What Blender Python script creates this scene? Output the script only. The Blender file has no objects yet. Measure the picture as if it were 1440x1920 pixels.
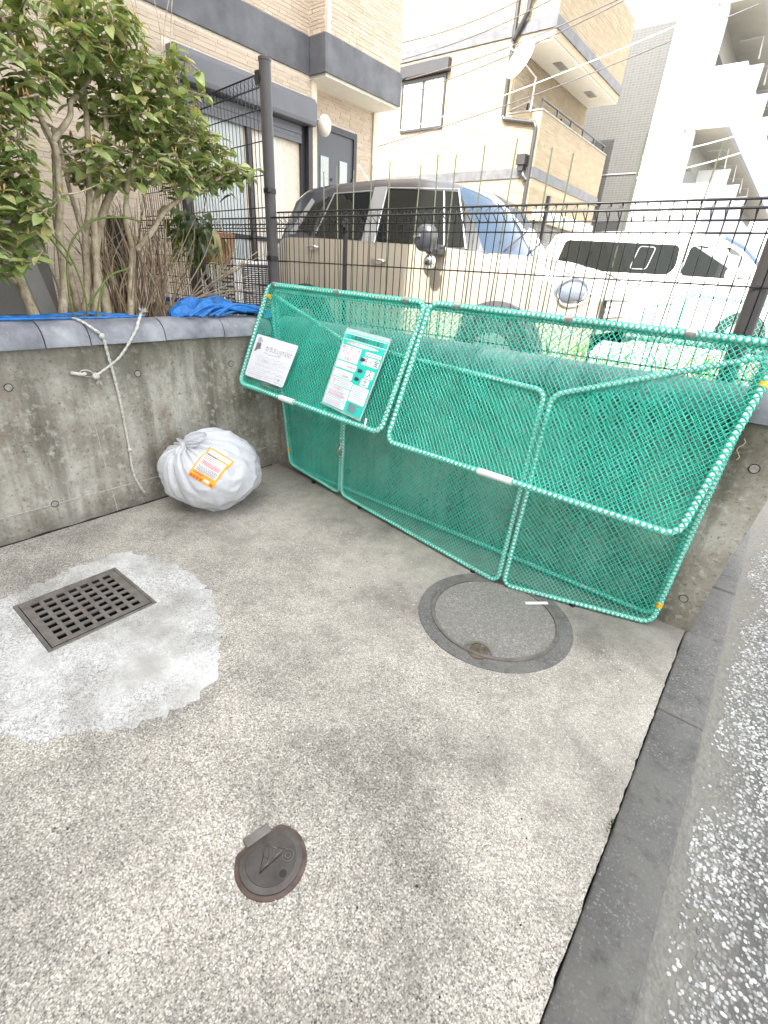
import bpy, bmesh, math, random
import numpy as np
from mathutils import Vector, Matrix, noise
from mathutils.bvhtree import BVHTree
random.seed(7); rng = np.random.default_rng(7)
S = bpy.context.scene
COL = S.collection
PI = math.pi

# ------------------------------------------------------------------ camera
cd = bpy.data.cameras.new('camera')
cam = bpy.data.objects.new('camera', cd); COL.objects.link(cam)
cd.sensor_fit = 'VERTICAL'; cd.sensor_height = 24.0; cd.sensor_width = 18.0
cd.lens = 890.652 / 1920 * 24
cd.clip_start = 0.05; cd.clip_end = 500
r0 = Vector((0.7736189506, 0.6308888285, 0.0591016515))
r1 = Vector((0.3241171580, -0.3138403873, -0.8924417511))
r2 = Vector((-0.5444830457, 0.7095657104, -0.4472747652))
cam.matrix_world = Matrix.Translation((3.0354, -2.3610, 1.5)) @ Matrix((r0, -r1, -r2)).transposed().to_4x4()
S.camera = cam

# ------------------------------------------------------------------ sky, sun, exposure
SUN_EL, SUN_OFF = math.radians(48), math.radians(4)
to_sun = Vector((math.sin(SUN_OFF) * math.cos(SUN_EL), -math.cos(SUN_OFF) * math.cos(SUN_EL), math.sin(SUN_EL)))
w = bpy.data.worlds.new('World'); S.world = w; w.use_nodes = True
nt = w.node_tree
sky = nt.nodes.new('ShaderNodeTexSky'); sky.sky_type = 'NISHITA'; sky.sun_disc = False
sky.sun_elevation = SUN_EL; sky.sun_rotation = PI - SUN_OFF
sky.air_density = 1.0; sky.dust_density = 3.5; sky.ozone_density = 0.6
hz_ = nt.nodes.new('ShaderNodeHueSaturation'); hz_.inputs['Saturation'].default_value = .2   # thin white spring haze
nt.links.new(sky.outputs[0], hz_.inputs['Color']); nt.links.new(hz_.outputs[0], nt.nodes['Background'].inputs[0])
nt.nodes['Background'].inputs[1].default_value = 0.15
sl = bpy.data.lights.new('sun', 'SUN'); sl.energy = 2.0; sl.angle = math.radians(0.5); sl.color = (1, 0.95, 0.87)
so = bpy.data.objects.new('sun', sl); COL.objects.link(so)
so.rotation_euler = (-to_sun).to_track_quat('-Z', 'Y').to_euler()
vs = S.view_settings
vs.view_transform = 'Standard'; vs.look = 'None'; vs.gamma = 1; vs.use_curve_mapping = False
vs.exposure = 2.68
S.cycles.max_bounces = 8
S.cycles.use_denoising = True

# ------------------------------------------------------------------ object helpers
BASE = {}
def par(o, p):
    o.parent = p
    b = BASE.get(p.name, Vector((0, 0, 0)))
    o.matrix_parent_inverse = Matrix.Translation(-b)
def tag(o, label=None, cat=None, group=None, kind=None):
    if label: o['label'] = label
    if cat: o['category'] = cat
    if group: o['group'] = group
    if kind: o['kind'] = kind
    return o
def empty(name, loc, label, cat, group=None):
    o = bpy.data.objects.new(name, None); COL.objects.link(o)
    o.location = loc; o.empty_display_size = .1
    BASE[o.name] = Vector(loc)
    return tag(o, label, cat, group)
def link(name, me, m=None, parent=None, kind=None, loc=None, rot=None, scale=None):
    o = bpy.data.objects.new(name, me); COL.objects.link(o)
    if m is not None and len(me.materials) == 0: me.materials.append(m)
    if loc is not None: o.location = loc
    if rot is not None: o.rotation_euler = rot
    if scale is not None: o.scale = scale
    if parent is not None: par(o, parent)
    if kind: o['kind'] = kind
    return o

class MB:
    def __init__(s): s.v = []; s.f = []; s.n = 0
    def add(s, V, F):
        V = np.asarray(V, float).reshape(-1, 3); s.v.append(V)
        s.f.extend([[i + s.n for i in q] for q in F]); s.n += len(V); return s
    def box(s, x0, x1, y0, y1, z0, z1):
        V = [(x, y, z) for z in (z0, z1) for y in (y0, y1) for x in (x0, x1)]
        return s.add(V, [(0, 2, 3, 1), (4, 5, 7, 6), (0, 1, 5, 4), (2, 6, 7, 3), (0, 4, 6, 2), (1, 3, 7, 5)])
    def quad(s, a, b, c, d): return s.add([a, b, c, d], [(0, 1, 2, 3)])
    def tube(s, pts, r, n=8, cap=True, closed=False):
        P = np.asarray(pts, float); k = len(P)
        R = np.full(k, r) if np.isscalar(r) else np.asarray(r, float)
        T = np.zeros_like(P)
        if closed:
            T = np.roll(P, -1, 0) - np.roll(P, 1, 0)
        else:
            T[1:-1] = P[2:] - P[:-2]; T[0] = P[1] - P[0]; T[-1] = P[-1] - P[-2]
        T /= np.linalg.norm(T, axis=1)[:, None] + 1e-12
        a = np.array([0, 0, 1.]) if abs(T[0][2]) < .9 else np.array([1., 0, 0])
        N = np.cross(T[0], a); N /= np.linalg.norm(N)
        ang = np.arange(n) * 2 * PI / n
        V = np.zeros((k, n, 3))
        for i in range(k):
            N = N - T[i] * (N @ T[i]); N /= np.linalg.norm(N) + 1e-12
            B = np.cross(T[i], N)
            V[i] = P[i] + R[i] * (np.cos(ang)[:, None] * N + np.sin(ang)[:, None] * B)
        F = []
        for i in range(k if closed else k - 1):
            i2 = (i + 1) % k
            for j in range(n):
                j2 = (j + 1) % n
                F.append((i * n + j, i * n + j2, i2 * n + j2, i2 * n + j))
        if cap and not closed:
            F.append(tuple(range(n - 1, -1, -1))); F.append(tuple((k - 1) * n + j for j in range(n)))
        return s.add(V.reshape(-1, 3), F)
    def cyl(s, a, b, r, n=16, r2=None): return s.tube([a, b], [r, r if r2 is None else r2], n)
    def prism(s, poly, axis, a, b):
        # poly: 2D points, extruded along axis 'x','y','z' from a to b
        def p3(q, t): return {'x': (t, q[0], q[1]), 'y': (q[0], t, q[1]), 'z': (q[0], q[1], t)}[axis]
        k = len(poly)
        V = [p3(q, a) for q in poly] + [p3(q, b) for q in poly]
        F = [tuple(range(k))[::-1], tuple(range(k, 2 * k))] + [(i, (i + 1) % k, k + (i + 1) % k, k + i) for i in range(k)]
        return s.add(V, F)
    def grid(s, V, closed_u=False):
        V = np.asarray(V, float); a, b, _ = V.shape
        F = []
        for i in range(a if closed_u else a - 1):
            i2 = (i + 1) % a
            for j in range(b - 1): F.append((i * b + j, i * b + j + 1, i2 * b + j + 1, i2 * b + j))
        return s.add(V.reshape(-1, 3), F)
    def disc(s, c, r, z0, z1, n=40):
        return s.prism([(c[0] + r * math.cos(t * 2 * PI / n), c[1] + r * math.sin(t * 2 * PI / n)) for t in range(n)], 'z', z0, z1)
    def ring(s, c, ra, rb, z0, z1, n=56):
        V = []
        for t in range(n):
            q = t * 2 * PI / n; cs, sn = math.cos(q), math.sin(q)
            V += [(c[0] + ra * cs, c[1] + ra * sn, z0), (c[0] + ra * cs, c[1] + ra * sn, z1), (c[0] + rb * cs, c[1] + rb * sn, z1), (c[0] + rb * cs, c[1] + rb * sn, z0)]
        F = []
        for t in range(n):
            a, b = t * 4, ((t + 1) % n) * 4
            for j in range(4): F.append((a + j, a + (j + 1) % 4, b + (j + 1) % 4, b + j))
        return s.add(V, F)
    def mesh(s, name, smooth=False, sharp=None, bevel=0):
        me = bpy.data.meshes.new(name)
        V = np.concatenate(s.v) if s.v else np.zeros((0, 3))
        me.from_pydata(V.tolist(), [], s.f)
        if bevel:
            bm = bmesh.new(); bm.from_mesh(me)
            bmesh.ops.recalc_face_normals(bm, faces=bm.faces)
            es = [e for e in bm.edges if len(e.link_faces) == 2 and e.calc_face_angle(0) > .6]
            bmesh.ops.bevel(bm, geom=es, offset=bevel, segments=2, profile=.5, affect='EDGES', clamp_overlap=True)
            bm.to_mesh(me); bm.free()
        else:
            bm = bmesh.new(); bm.from_mesh(me); bmesh.ops.recalc_face_normals(bm, faces=bm.faces); bm.to_mesh(me); bm.free()
        if smooth or sharp:
            me.polygons.foreach_set('use_smooth', [True] * len(me.polygons))
            if sharp: me.set_sharp_from_angle(angle=math.radians(sharp))
        me.update(); return me
    def build(s, name, m, parent=None, kind=None, smooth=False, sharp=None, bevel=0):
        return link(name, s.mesh(name, smooth, sharp, bevel), m, parent, kind)

# ------------------------------------------------------------------ material helpers
class NT:
    def __init__(s, name):
        s.m = bpy.data.materials.new(name); s.m.use_nodes = True
        s.t = s.m.node_tree; s.b = s.t.nodes['Principled BSDF']; s.out = s.t.nodes['Material Output']
    def n(s, typ, props=None, **inp):
        x = s.t.nodes.new('ShaderNode' + typ)
        for k, v in (props or {}).items(): setattr(x, k, v)
        for k, v in inp.items():
            i = x.inputs[k if not k[1:].isdigit() else int(k[1:])]
            s.set(i, v)
        return x
    def set(s, i, v):
        if isinstance(v, bpy.types.NodeSocket): s.t.links.new(v, i)
        else:
            try: i.default_value = v
            except Exception: i.default_value = (*v, 1)
    def bs(s, **k):
        for a, v in k.items(): s.set(s.b.inputs[a.replace('_', ' ')], v)
        return s
    def pos(s): return s.n('NewGeometry').outputs['Position']
    def mapped(s, v, sc): return s.n('Mapping', _0=v, Scale=sc).outputs[0]
    def noise(s, v, scale, detail=4, rough=.55): return s.n('TexNoise', Vector=v, Scale=scale, Detail=detail, Roughness=rough).outputs[0]
    def ramp(s, f, stops):
        x = s.n('ValToRGB', Fac=f); e = x.color_ramp.elements
        while len(e) < len(stops): e.new(.5)
        for i, (p, c) in enumerate(stops):
            e[i].position = p; e[i].color = (c, c, c, 1) if not hasattr(c, '__len__') else (*c, 1)
        return x.outputs[0]
    def mix(s, f, a, b, mode='MIX'):
        x = s.n('Mix', {'data_type': 'RGBA', 'blend_type': mode}); s.set(x.inputs[0], f); s.set(x.inputs[6], a); s.set(x.inputs[7], b); return x.outputs[2]
    def math(s, op, a, b=0.0, c=None):
        x = s.n('Math', {'operation': op}); s.set(x.inputs[0], a); s.set(x.inputs[1], b)
        if c is not None: s.set(x.inputs[2], c)
        return x.outputs[0]
    def bump(s, h, strength=.3, dist=.01):
        s.set(s.b.inputs['Normal'], s.n('Bump', Height=h, Strength=strength, Distance=dist).outputs[0]); return s

def plain(name, col, rough=.5, metal=0, var=.15, scale=6, bump=.0, coat=0, spec=.5):
    t = NT(name); p = t.pos()
    f = t.noise(p, scale, 5)
    c = t.mix(t.ramp(f, [(.3, 0), (.7, 1)]), tuple(x * (1 - var) for x in col), tuple(min(1, x * (1 + var)) for x in col))
    t.bs(Base_Color=c, Roughness=rough, Metallic=metal, Coat_Weight=coat, Specular_IOR_Level=spec)
    if bump: t.bump(t.noise(p, scale * 12, 3), bump, .004)
    return t.m
def island_mat(name, stops, rough=.6, bump=0, bscale=200, spec=.4, extra=.0, trans=0):
    """colour picked per piece"""
    t = NT(name); g = t.n('NewGeometry'); o = t.n('ObjectInfo')
    f = t.math('FRACT', t.math('ADD', g.outputs['Random Per Island'], o.outputs['Random']))
    c = t.ramp(f, stops)
    if extra:
        c = t.mix(t.ramp(t.noise(g.outputs['Position'], 40, 4), [(.35, 0), (.65, 1)]), c, t.mix(extra, c, (.75, .70, .62)))
    t.bs(Base_Color=c, Roughness=rough, Specular_IOR_Level=spec)
    if bump: t.bump(t.noise(g.outputs['Position'], bscale, 3), bump, .003)
    return t.m

def ground_mat():
    t = NT('exposed_aggregate_concrete'); p = t.pos()
    v1 = t.n('TexVoronoi', Vector=p, Scale=185.0)
    v2 = t.n('TexVoronoi', Vector=p, Scale=340.0)
    s1 = t.n('SeparateColor', _0=v1.outputs['Color']).outputs[0]
    s2 = t.n('SeparateColor', _0=v2.outputs['Color']).outputs[1]
    st = t.ramp(s1, [(0, (.10, .096, .09)), (.17, (.24, .228, .21)), (.38, (.46, .438, .40)), (.70, (.64, .612, .56)), (1, (.84, .815, .775))])
    sf = t.ramp(s2, [(0, (.15, .142, .13)), (.5, (.38, .36, .325)), (1, (.62, .59, .53))])
    stone = t.mix(t.ramp(v1.outputs['Distance'], [(.42, 0), (.62, 1)]), st, sf)
    mort = t.mix(t.noise(p, 110, 6, .75), (.25, .24, .22), (.53, .505, .46))
    big = t.noise(p, 1.1, 6, .6)
    sep = t.n('SeparateXYZ', _0=p)
    # finer trowelled surface towards the walls, exposed stones where feet and rain have worn it
    wear = t.math('ADD', t.math('MULTIPLY', sep.outputs[1], -.55), t.math('MULTIPLY', t.math('SUBTRACT', big, .5), 1.5))
    expo = t.ramp(wear, [(.10, .22), (1.05, .88)])
    c = t.mix(expo, mort, stone)
    stain = t.ramp(t.noise(p, 1.7, 7, .65), [(.32, (.50, .495, .48)), (.46, (.84, .835, .825)), (.56, (1.0, .995, .98)), (.68, (1.16, 1.15, 1.12))])
    c = t.mix(1, c, stain, 'MULTIPLY')
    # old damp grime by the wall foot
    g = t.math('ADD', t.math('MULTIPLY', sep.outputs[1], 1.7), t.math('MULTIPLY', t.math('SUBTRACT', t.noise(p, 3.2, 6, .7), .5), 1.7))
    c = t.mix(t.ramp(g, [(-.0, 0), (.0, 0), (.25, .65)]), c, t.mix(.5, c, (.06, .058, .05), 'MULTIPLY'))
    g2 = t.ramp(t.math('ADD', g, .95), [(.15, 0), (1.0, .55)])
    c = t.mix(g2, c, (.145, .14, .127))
    c = t.mix(t.ramp(t.noise(p, 9, 7, .72), [(.50, 0), (.68, .42)]), c, (.17, .16, .14))
    c = t.mix(1.0, c, (1.0, .972, .94), 'MULTIPLY')
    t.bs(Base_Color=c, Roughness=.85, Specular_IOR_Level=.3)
    h = t.mix(expo, t.noise(p, 150, 4), t.math('SUBTRACT', 1.0, v1.outputs['Distance']))
    t.bump(h, .55, .004); return t.m
def kerb_mat():
    t = NT('dark_kerb_concrete'); p = t.pos()
    v = t.n('TexVoronoi', Vector=p, Scale=210.0)
    s = t.n('SeparateColor', _0=v.outputs['Color']).outputs[0]
    c = t.mix(t.ramp(s, [(.86, 0), (.97, .8)]), t.mix(t.noise(p, 90, 5), (.075, .074, .071), (.165, .16, .152)), (.27, .26, .24))
    c = t.mix(t.ramp(t.noise(p, 3, 6, .6), [(.40, 0), (.62, .75)]), c, (.165, .16, .145))
    c = t.mix(t.ramp(t.noise(p, 14, 6, .7), [(.52, 0), (.68, .6)]), c, (.06, .058, .053))
    o = t.n('ObjectInfo').outputs['Random']
    c = t.mix(1, c, t.ramp(o, [(0, .85), (1, 1.2)]), 'MULTIPLY')
    t.bs(Base_Color=c, Roughness=.85, Specular_IOR_Level=.3); t.bump(t.noise(p, 180, 4), .5, .004); return t.m
def road_mat():
    t = NT('worn_road_binder'); p = t.pos()
    v = t.n('TexVoronoi', Vector=p, Scale=85.0)
    s = t.n('SeparateColor', _0=v.outputs['Color']).outputs[0]
    st = t.ramp(s, [(0, (.10, .10, .10)), (.5, (.24, .235, .225)), (.8, (.48, .47, .45)), (1, (.70, .69, .67))])
    c = t.mix(t.ramp(v.outputs['Distance'], [(.35, 0), (.55, 1)]), st, (.115, .11, .10))
    dirt = t.mix(t.noise(p, 40, 5), (.13, .125, .108), (.27, .255, .22))
    sep = t.n('SeparateXYZ', _0=p)
    e = t.math('ADD', t.math('MULTIPLY', t.math('SUBTRACT', sep.outputs[0], 3.27), 5.0), t.math('MULTIPLY', t.math('SUBTRACT', t.noise(p, 5, 5), .5), 1.6))
    c = t.mix(t.ramp(e, [(.3, 0), (1.0, 1)]), dirt, c)
    t.bs(Base_Color=c, Roughness=.8); t.bump(t.math('SUBTRACT', 1.0, v.outputs['Distance']), .6, .005); return t.m
def wall_concrete():
    t = NT('weathered_formed_concrete'); p = t.pos()
    a = t.noise(p, 2.2, 7, .62); b = t.noise(p, 26, 6, .6)
    st = t.noise(t.mapped(p, (7, 7, .55)), 1.0, 6, .6)
    c = t.ramp(a, [(.32, (.17, .153, .117)), (.48, (.33, .307, .255)), (.64, (.52, .495, .435))])
    c = t.mix(t.ramp(st, [(.47, 0), (.64, .72)]), c, (.11, .097, .07))
    c = t.mix(t.ramp(b, [(.52, 0), (.70, .75)]), c, (.52, .50, .45))
    c = t.mix(t.ramp(t.noise(p, 48, 5, .75), [(.55, 0), (.68, .7)]), c, (.045, .04, .03))
    c = t.mix(t.ramp(t.noise(t.mapped(p, (4, 4, 1.2)), 1.0, 6, .7), [(.55, 0), (.72, .55)]), c, (.16, .105, .055))
    sep = t.n('SeparateXYZ', _0=p)
    # ragged darker brown along the top under the coping and at the foot
    top = t.math('ADD', sep.outputs[2], t.math('MULTIPLY', t.math('SUBTRACT', t.noise(t.mapped(p, (3, 3, 1)), 2.5, 6, .65), .5), .55))
    c = t.mix(t.ramp(top, [(.72, 0), (1.0, .6)]), c, (.095, .085, .06))
    c = t.mix(t.ramp(top, [(-.05, .6), (.17, 0)]), c, (.12, .11, .09))
    t.bs(Base_Color=c, Roughness=.9, Specular_IOR_Level=.25)
    h = t.math('ADD', t.noise(p, 60, 6, .65), t.math('MULTIPLY', b, .6))
    t.bump(h, .45, .008); return t.m
def patch_mat():
    t = NT('white_mortar_skim'); p = t.pos()
    v = t.n('TexVoronoi', {'feature': 'DISTANCE_TO_EDGE'}, Vector=t.n('Mix', {'data_type': 'VECTOR'}, _0=.12, _4=p, _5=t.n('TexNoise', Vector=p, Scale=30.0).outputs[1]).outputs[1], Scale=42.0)
    crack = t.ramp(v.outputs['Distance'], [(.0, 1), (.10, 0)])
    zone = t.ramp(t.noise(p, 2.6, 4), [(.36, .25), (.54, 1)])
    c = t.mix(t.noise(p, 45, 6, .7), (.48, .465, .44), (.82, .805, .78))
    c = t.mix(t.ramp(t.noise(p, 4, 5), [(.36, .75), (.58, 0)]), c, (.36, .345, .31))
    c = t.mix(t.math('MULTIPLY', t.math('MULTIPLY', crack, zone), .85), c, (.20, .19, .175))
    t.bs(Base_Color=c, Roughness=.9, Specular_IOR_Level=.2)
    t.bump(t.math('SUBTRACT', t.noise(p, 90, 5, .7), t.math('MULTIPLY', crack, zone)), .5, .004); return t.m
def net_mat():
    t = NT('green_polyethylene_net'); p = t.pos()
    c = t.mix(t.ramp(t.noise(p, 9, 4), [(.35, 0), (.65, 1)]), (.012, .45, .32), (.035, .59, .44))
    t.bs(Base_Color=c, Roughness=.42, Specular_IOR_Level=.5); return t.m
def leaf_mat(name, stops, rough=.34):
    t = NT(name); g = t.n('NewGeometry'); o = t.n('ObjectInfo')
    f = t.math('FRACT', t.math('ADD', g.outputs['Random Per Island'], o.outputs['Random']))
    c = t.ramp(f, stops)
    c = t.mix(t.ramp(t.noise(g.outputs['Position'], 30, 3), [(.4, 0), (.7, .35)]), c, (.24, .26, .07))
    t.bs(Base_Color=c, Roughness=rough, Specular_IOR_Level=.6)
    tr = t.n('BsdfTranslucent', Color=t.mix(.6, c, (.30, .40, .05)))
    mx = t.n('MixShader', Fac=.30); t.t.links.new(t.b.outputs[0], mx.inputs[1]); t.t.links.new(tr.outputs[0], mx.inputs[2])
    t.t.links.new(mx.outputs[0], t.out.inputs[0]); return t.m
def bag_mat():
    t = NT('thin_white_polythene'); p = t.pos()
    c = t.mix(t.noise(p, 7, 4), (.72, .73, .76), (.82, .82, .84))
    t.bs(Base_Color=c, Roughness=.22, Specular_IOR_Level=.6)
    t.bump(t.noise(t.mapped(p, (1, 1.6, 1)), 14, 5, .55), .45, .03)
    tr = t.n('BsdfTranslucent', Color=(.85, .85, .88, 1))
    mx = t.n('MixShader', Fac=.30); t.t.links.new(t.b.outputs[0], mx.inputs[1]); t.t.links.new(tr.outputs[0], mx.inputs[2])
    t.t.links.new(mx.outputs[0], t.out.inputs[0]); return t.m
def glass_mat(name, col, rough=.03, spec=1.0):
    t = NT(name); t.bs(Base_Color=(*col, 1), Roughness=rough, Specular_IOR_Level=spec, IOR=1.5, Coat_Weight=.25 if spec < .5 else .6, Coat_Roughness=.01); return t.m
def paint(name, col, metal=0.0, rough=.35):
    t = NT(name); p = t.pos()
    c = t.mix(t.ramp(t.noise(p, 3, 5), [(.4, 0), (.75, .25)]), (*col, 1), tuple(x * .85 for x in col))
    t.bs(Base_Color=c, Roughness=rough, Metallic=metal, Coat_Weight=1.0, Coat_Roughness=.06); return t.m

M = dict(
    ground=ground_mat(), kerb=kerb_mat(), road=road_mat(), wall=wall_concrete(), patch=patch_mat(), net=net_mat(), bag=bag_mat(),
    gap=plain('dark_joint_dirt', (.02, .019, .016), .95, bump=.3, scale=30),
    cap=None, iron=None,
    mortar=plain('pale_mortar_plug', (.30, .285, .25), .9, scale=40, var=.3, bump=.4),
    lime=plain('lime_deposit', (.42, .40, .36), .9, scale=60, var=.3, bump=.4),
    rope=plain('white_braided_rope', (.62, .60, .55), .8, scale=90, var=.25, bump=.6),
    pipe=plain('white_coated_pipe', (.70, .72, .70), .35, scale=20, var=.1),
    sleeve=plain('white_plastic_sleeve', (.80, .80, .78), .4, var=.04),
    clip=plain('zinc_clip', (.42, .40, .37), .4, .7, scale=40, var=.3),
    yellow=plain('yellow_tape', (.75, .45, .02), .45, var=.1),
    rubber=plain('black_rubber', (.02, .02, .02), .7),
    fence=plain('black_powder_coat', (.012, .012, .013), .38, var=.3, scale=20),
    post=plain('dark_grey_post_coat', (.062, .056, .056), .42, var=.12, scale=14),
    soil=plain('dry_planter_soil', (.13, .10, .07), .95, scale=25, var=.5, bump=.9),
    yard=plain('pale_yard_concrete', (.42, .40, .36), .9, scale=8, var=.2, bump=.3),
    bark=None, twig=None,
    trim=plain('slate_trim_band', (.098, .099, .106), .55, scale=5, var=.3),
    soffit=plain('cream_soffit_board', (.66, .63, .55), .8, var=.04),
    frame=plain('dark_bronze_frame', (.035, .033, .034), .4, var=.1),
    door=plain('charcoal_door', (.075, .078, .085), .45, var=.08),
    shutter=plain('grey_shutter_box', (.115, .118, .128), .45, var=.06),
    glass=glass_mat('window_glass', (.10, .13, .125)), glass_dark=glass_mat('tinted_vehicle_glass', (.010, .012, .011), .03, .35),
    windscreen=glass_mat('windscreen_glass', (.03, .055, .09), .03, .45),
    frosted=plain('frosted_glass', (.42, .45, .43), .35, var=.15, scale=60),
    curtain=plain('pale_curtain', (.62, .66, .62), .9, var=.05),
    beige_paint=paint('sand_beige_car_paint', (.39, .345, .275), .12), black_paint=paint('black_roof_paint', (.035, .036, .042)),
    silver=paint('silver_pillar_film', (.40, .41, .42), .5), white_paint=paint('white_van_paint', (.80, .80, .79)),
    chrome=plain('bright_chrome', (.75, .75, .76), .12, 1.0, var=.03), cladding=plain('grey_wheel_arch_plastic', (.07, .07, .075), .6),
    tyre=plain('tyre_rubber', (.018, .018, .018), .8), rim=plain('alloy_rim', (.45, .45, .46), .3, .8),
    lampglass=glass_mat('headlamp_lens', (.16, .19, .24), .05, .6), 
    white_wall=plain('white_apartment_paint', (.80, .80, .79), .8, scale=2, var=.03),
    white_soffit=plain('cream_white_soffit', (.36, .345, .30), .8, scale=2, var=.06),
    parapet_shade=plain('shaded_parapet_lilac', (.36, .365, .41), .7, var=.05),  # shade of the side parapets painted in, darker than the white front
    ac=plain('ivory_enamel', (.72, .72, .69), .45, var=.03), ac_dark=plain('ac_grille_shadow', (.10, .10, .10), .6),
    terracotta=plain('tan_plastic_pot', (.40, .22, .13), .6, var=.15),
    blue=plain('blue_mesh_tarp', (.02, .17, .50), .5, scale=30, var=.35), 
    basin=plain('white_enamel_basin', (.72, .74, .76), .4, var=.04), basin_rim=plain('blue_rim', (.04, .09, .45), .4),
    stake=plain('pale_green_stake', (.06, .07, .045), .6, var=.1, spec=.2),
    slab=plain('grey_board', (.27, .26, .24), .85, scale=4, var=.25, bump=.2), slab2=plain('pale_board', (.50, .50, .48), .8, scale=4, var=.15),
    darkwood=plain('dark_stained_post', (.045, .038, .034), .8, scale=10, var=.4, bump=.3),
    cable=plain('dark_cable_sheath', (.10, .09, .09), .6), cable_pale=plain('pale_cable_sheath', (.52, .55, .50), .6),
    black=plain('black_plastic', (.02, .02, .022), .5), 
    paper=plain('white_paper', (.78, .78, .78), .8, var=.04),
    sign=plain('white_sign_board', (.74, .74, .78), .45, var=.03), sign_line=plain('grey_print', (.20, .17, .19), .6, var=.1), sign_pale=plain('pale_grey_print', (.46, .46, .52), .6),
    teal=plain('teal_print', (.012, .52, .42), .5, var=.04), white_print=plain('white_print', (.80, .80, .80), .5, var=.03),
    red_print=plain('red_print', (.62, .10, .13), .6), blue_print=plain('blue_grey_print', (.22, .34, .55), .6), dark_print=plain('dark_print', (.05, .04, .055), .6), purple_print=plain('plum_print', (.26, .10, .17), .6),
    clear=None, orange=plain('orange_print', (.85, .42, .03), .5, var=.08), redor=plain('red_orange_print', (.75, .11, .02), .5),
    tile=None,
)
def cap_mat():
    t = NT('glazed_grey_coping_tile'); p = t.pos(); o = t.n('ObjectInfo').outputs['Random']
    c = t.ramp(t.noise(t.mapped(p, (1, 1, 1)), 5, 6, .6), [(.3, (.105, .108, .122)), (.5, (.205, .21, .232)), (.7, (.34, .345, .36))])
    c = t.mix(1, c, t.ramp(o, [(0, .86), (1, 1.18)]), 'MULTIPLY')
    c = t.mix(t.ramp(t.noise(p, 50, 5, .7), [(.6, 0), (.72, .4)]), c, (.55, .54, .50))
    t.bs(Base_Color=c, Roughness=t.ramp(t.noise(p, 9, 4), [(.3, .28), (.7, .6)]), Specular_IOR_Level=.5); t.bump(t.noise(p, 40, 4), .12, .004); return t.m
def iron_mat():
    t = NT('worn_cast_iron'); p = t.pos()
    c = t.ramp(t.noise(p, 22, 6, .65), [(.3, (.13, .118, .105)), (.55, (.21, .19, .17)), (.75, (.25, .21, .18))])
    c = t.mix(t.ramp(t.noise(p, 8, 5, .6), [(.55, 0), (.75, .5)]), c, (.17, .105, .075))
    t.bs(Base_Color=c, Roughness=.55, Metallic=.35); t.bump(t.noise(p, 160, 4), .35, .002); return t.m
def bark_mat():
    t = NT('smooth_pale_bark'); p = t.pos()
    c = t.ramp(t.noise(t.mapped(p, (1, 1, .5)), 28, 6, .65), [(.3, (.24, .19, .125)), (.52, (.44, .365, .25)), (.72, (.60, .53, .40))])
    c = t.mix(t.ramp(t.noise(p, 55, 5, .7), [(.56, 0), (.66, .7)]), c, (.16, .12, .075))
    t.bs(Base_Color=c, Roughness=.85); t.bump(t.noise(p, 70, 4), .7, .006); return t.m
def tile_mat():
    t = NT('shaded_grey_wall_tiles'); p = t.pos()  # tile greys darkened to stand in for shade on this wall
    b = t.n('TexBrick', {'offset': 0.0}, Vector=t.n('Mapping', _0=p, Rotation=(PI / 2, 0, 0)).outputs[0], Color1=(.066, .066, .062, 1), Color2=(.078, .078, .074, 1), Mortar=(.105, .105, .10, 1), Scale=1.0)
    b.inputs['Mortar Size'].default_value = .008; b.inputs['Brick Width'].default_value = .12; b.inputs['Row Height'].default_value = .07
    t.bs(Base_Color=b.outputs[0], Roughness=.6); t.bump(b.outputs[1], -.3, .003); return t.m
M['cap'] = cap_mat(); M['iron'] = iron_mat(); M['bark'] = bark_mat(); M['tile'] = tile_mat()
M['twig'] = island_mat('dry_stalk', [(0, (.16, .10, .06)), (.5, (.30, .22, .14)), (1, (.45, .37, .26))], .85)
M['brick'] = island_mat('moulded_siding_brick_tan', [(0, (.45, .365, .275)), (.5, (.49, .405, .31)), (1, (.53, .44, .345))], .8, .35, 90, .3)
M['brickgap'] = plain('siding_joint_pale', (.66, .57, .46), .85, scale=20, var=.1)
M['brick2'] = island_mat('moulded_siding_brick_cream', [(0, (.275, .22, .145)), (.5, (.30, .245, .165)), (1, (.325, .27, .185))], .8, .3, 90, .3)
M['brickgap2'] = plain('siding_joint_cream', (.35, .29, .20), .85, scale=20, var=.1)
M['leaf'] = leaf_mat('glossy_shrub_leaf', [(0, (.07, .13, .045)), (.18, (.15, .23, .075)), (.45, (.29, .37, .125)), (.74, (.43, .48, .20)), (.92, (.55, .54, .23)), (1, (.60, .52, .22))])
M['leaf_dark'] = leaf_mat('dark_glossy_leaf', [(0, (.010, .035, .012)), (1, (.03, .07, .02))], .28)
M['blade'] = leaf_mat('striped_blade_leaf', [(0, (.14, .20, .06)), (.5, (.38, .38, .18)), (1, (.46, .36, .16))], .5)
M['bud'] = island_mat('amber_bud', [(0, (.40, .20, .06)), (1, (.55, .40, .14))], .6)
M['pebble'] = island_mat('road_pebble', [(0, (.16, .158, .15)), (.3, (.28, .278, .265)), (.65, (.42, .418, .41)), (1, (.64, .64, .63))], .85, spec=.2)
M['chip'] = island_mat('pale_stone_chip', [(0, (.30, .28, .24)), (.4, (.55, .52, .46)), (1, (.78, .76, .72))], .7)
M['gravel'] = island_mat('cream_garden_gravel', [(0, (.45, .38, .27)), (1, (.70, .62, .50))], .85)

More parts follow.
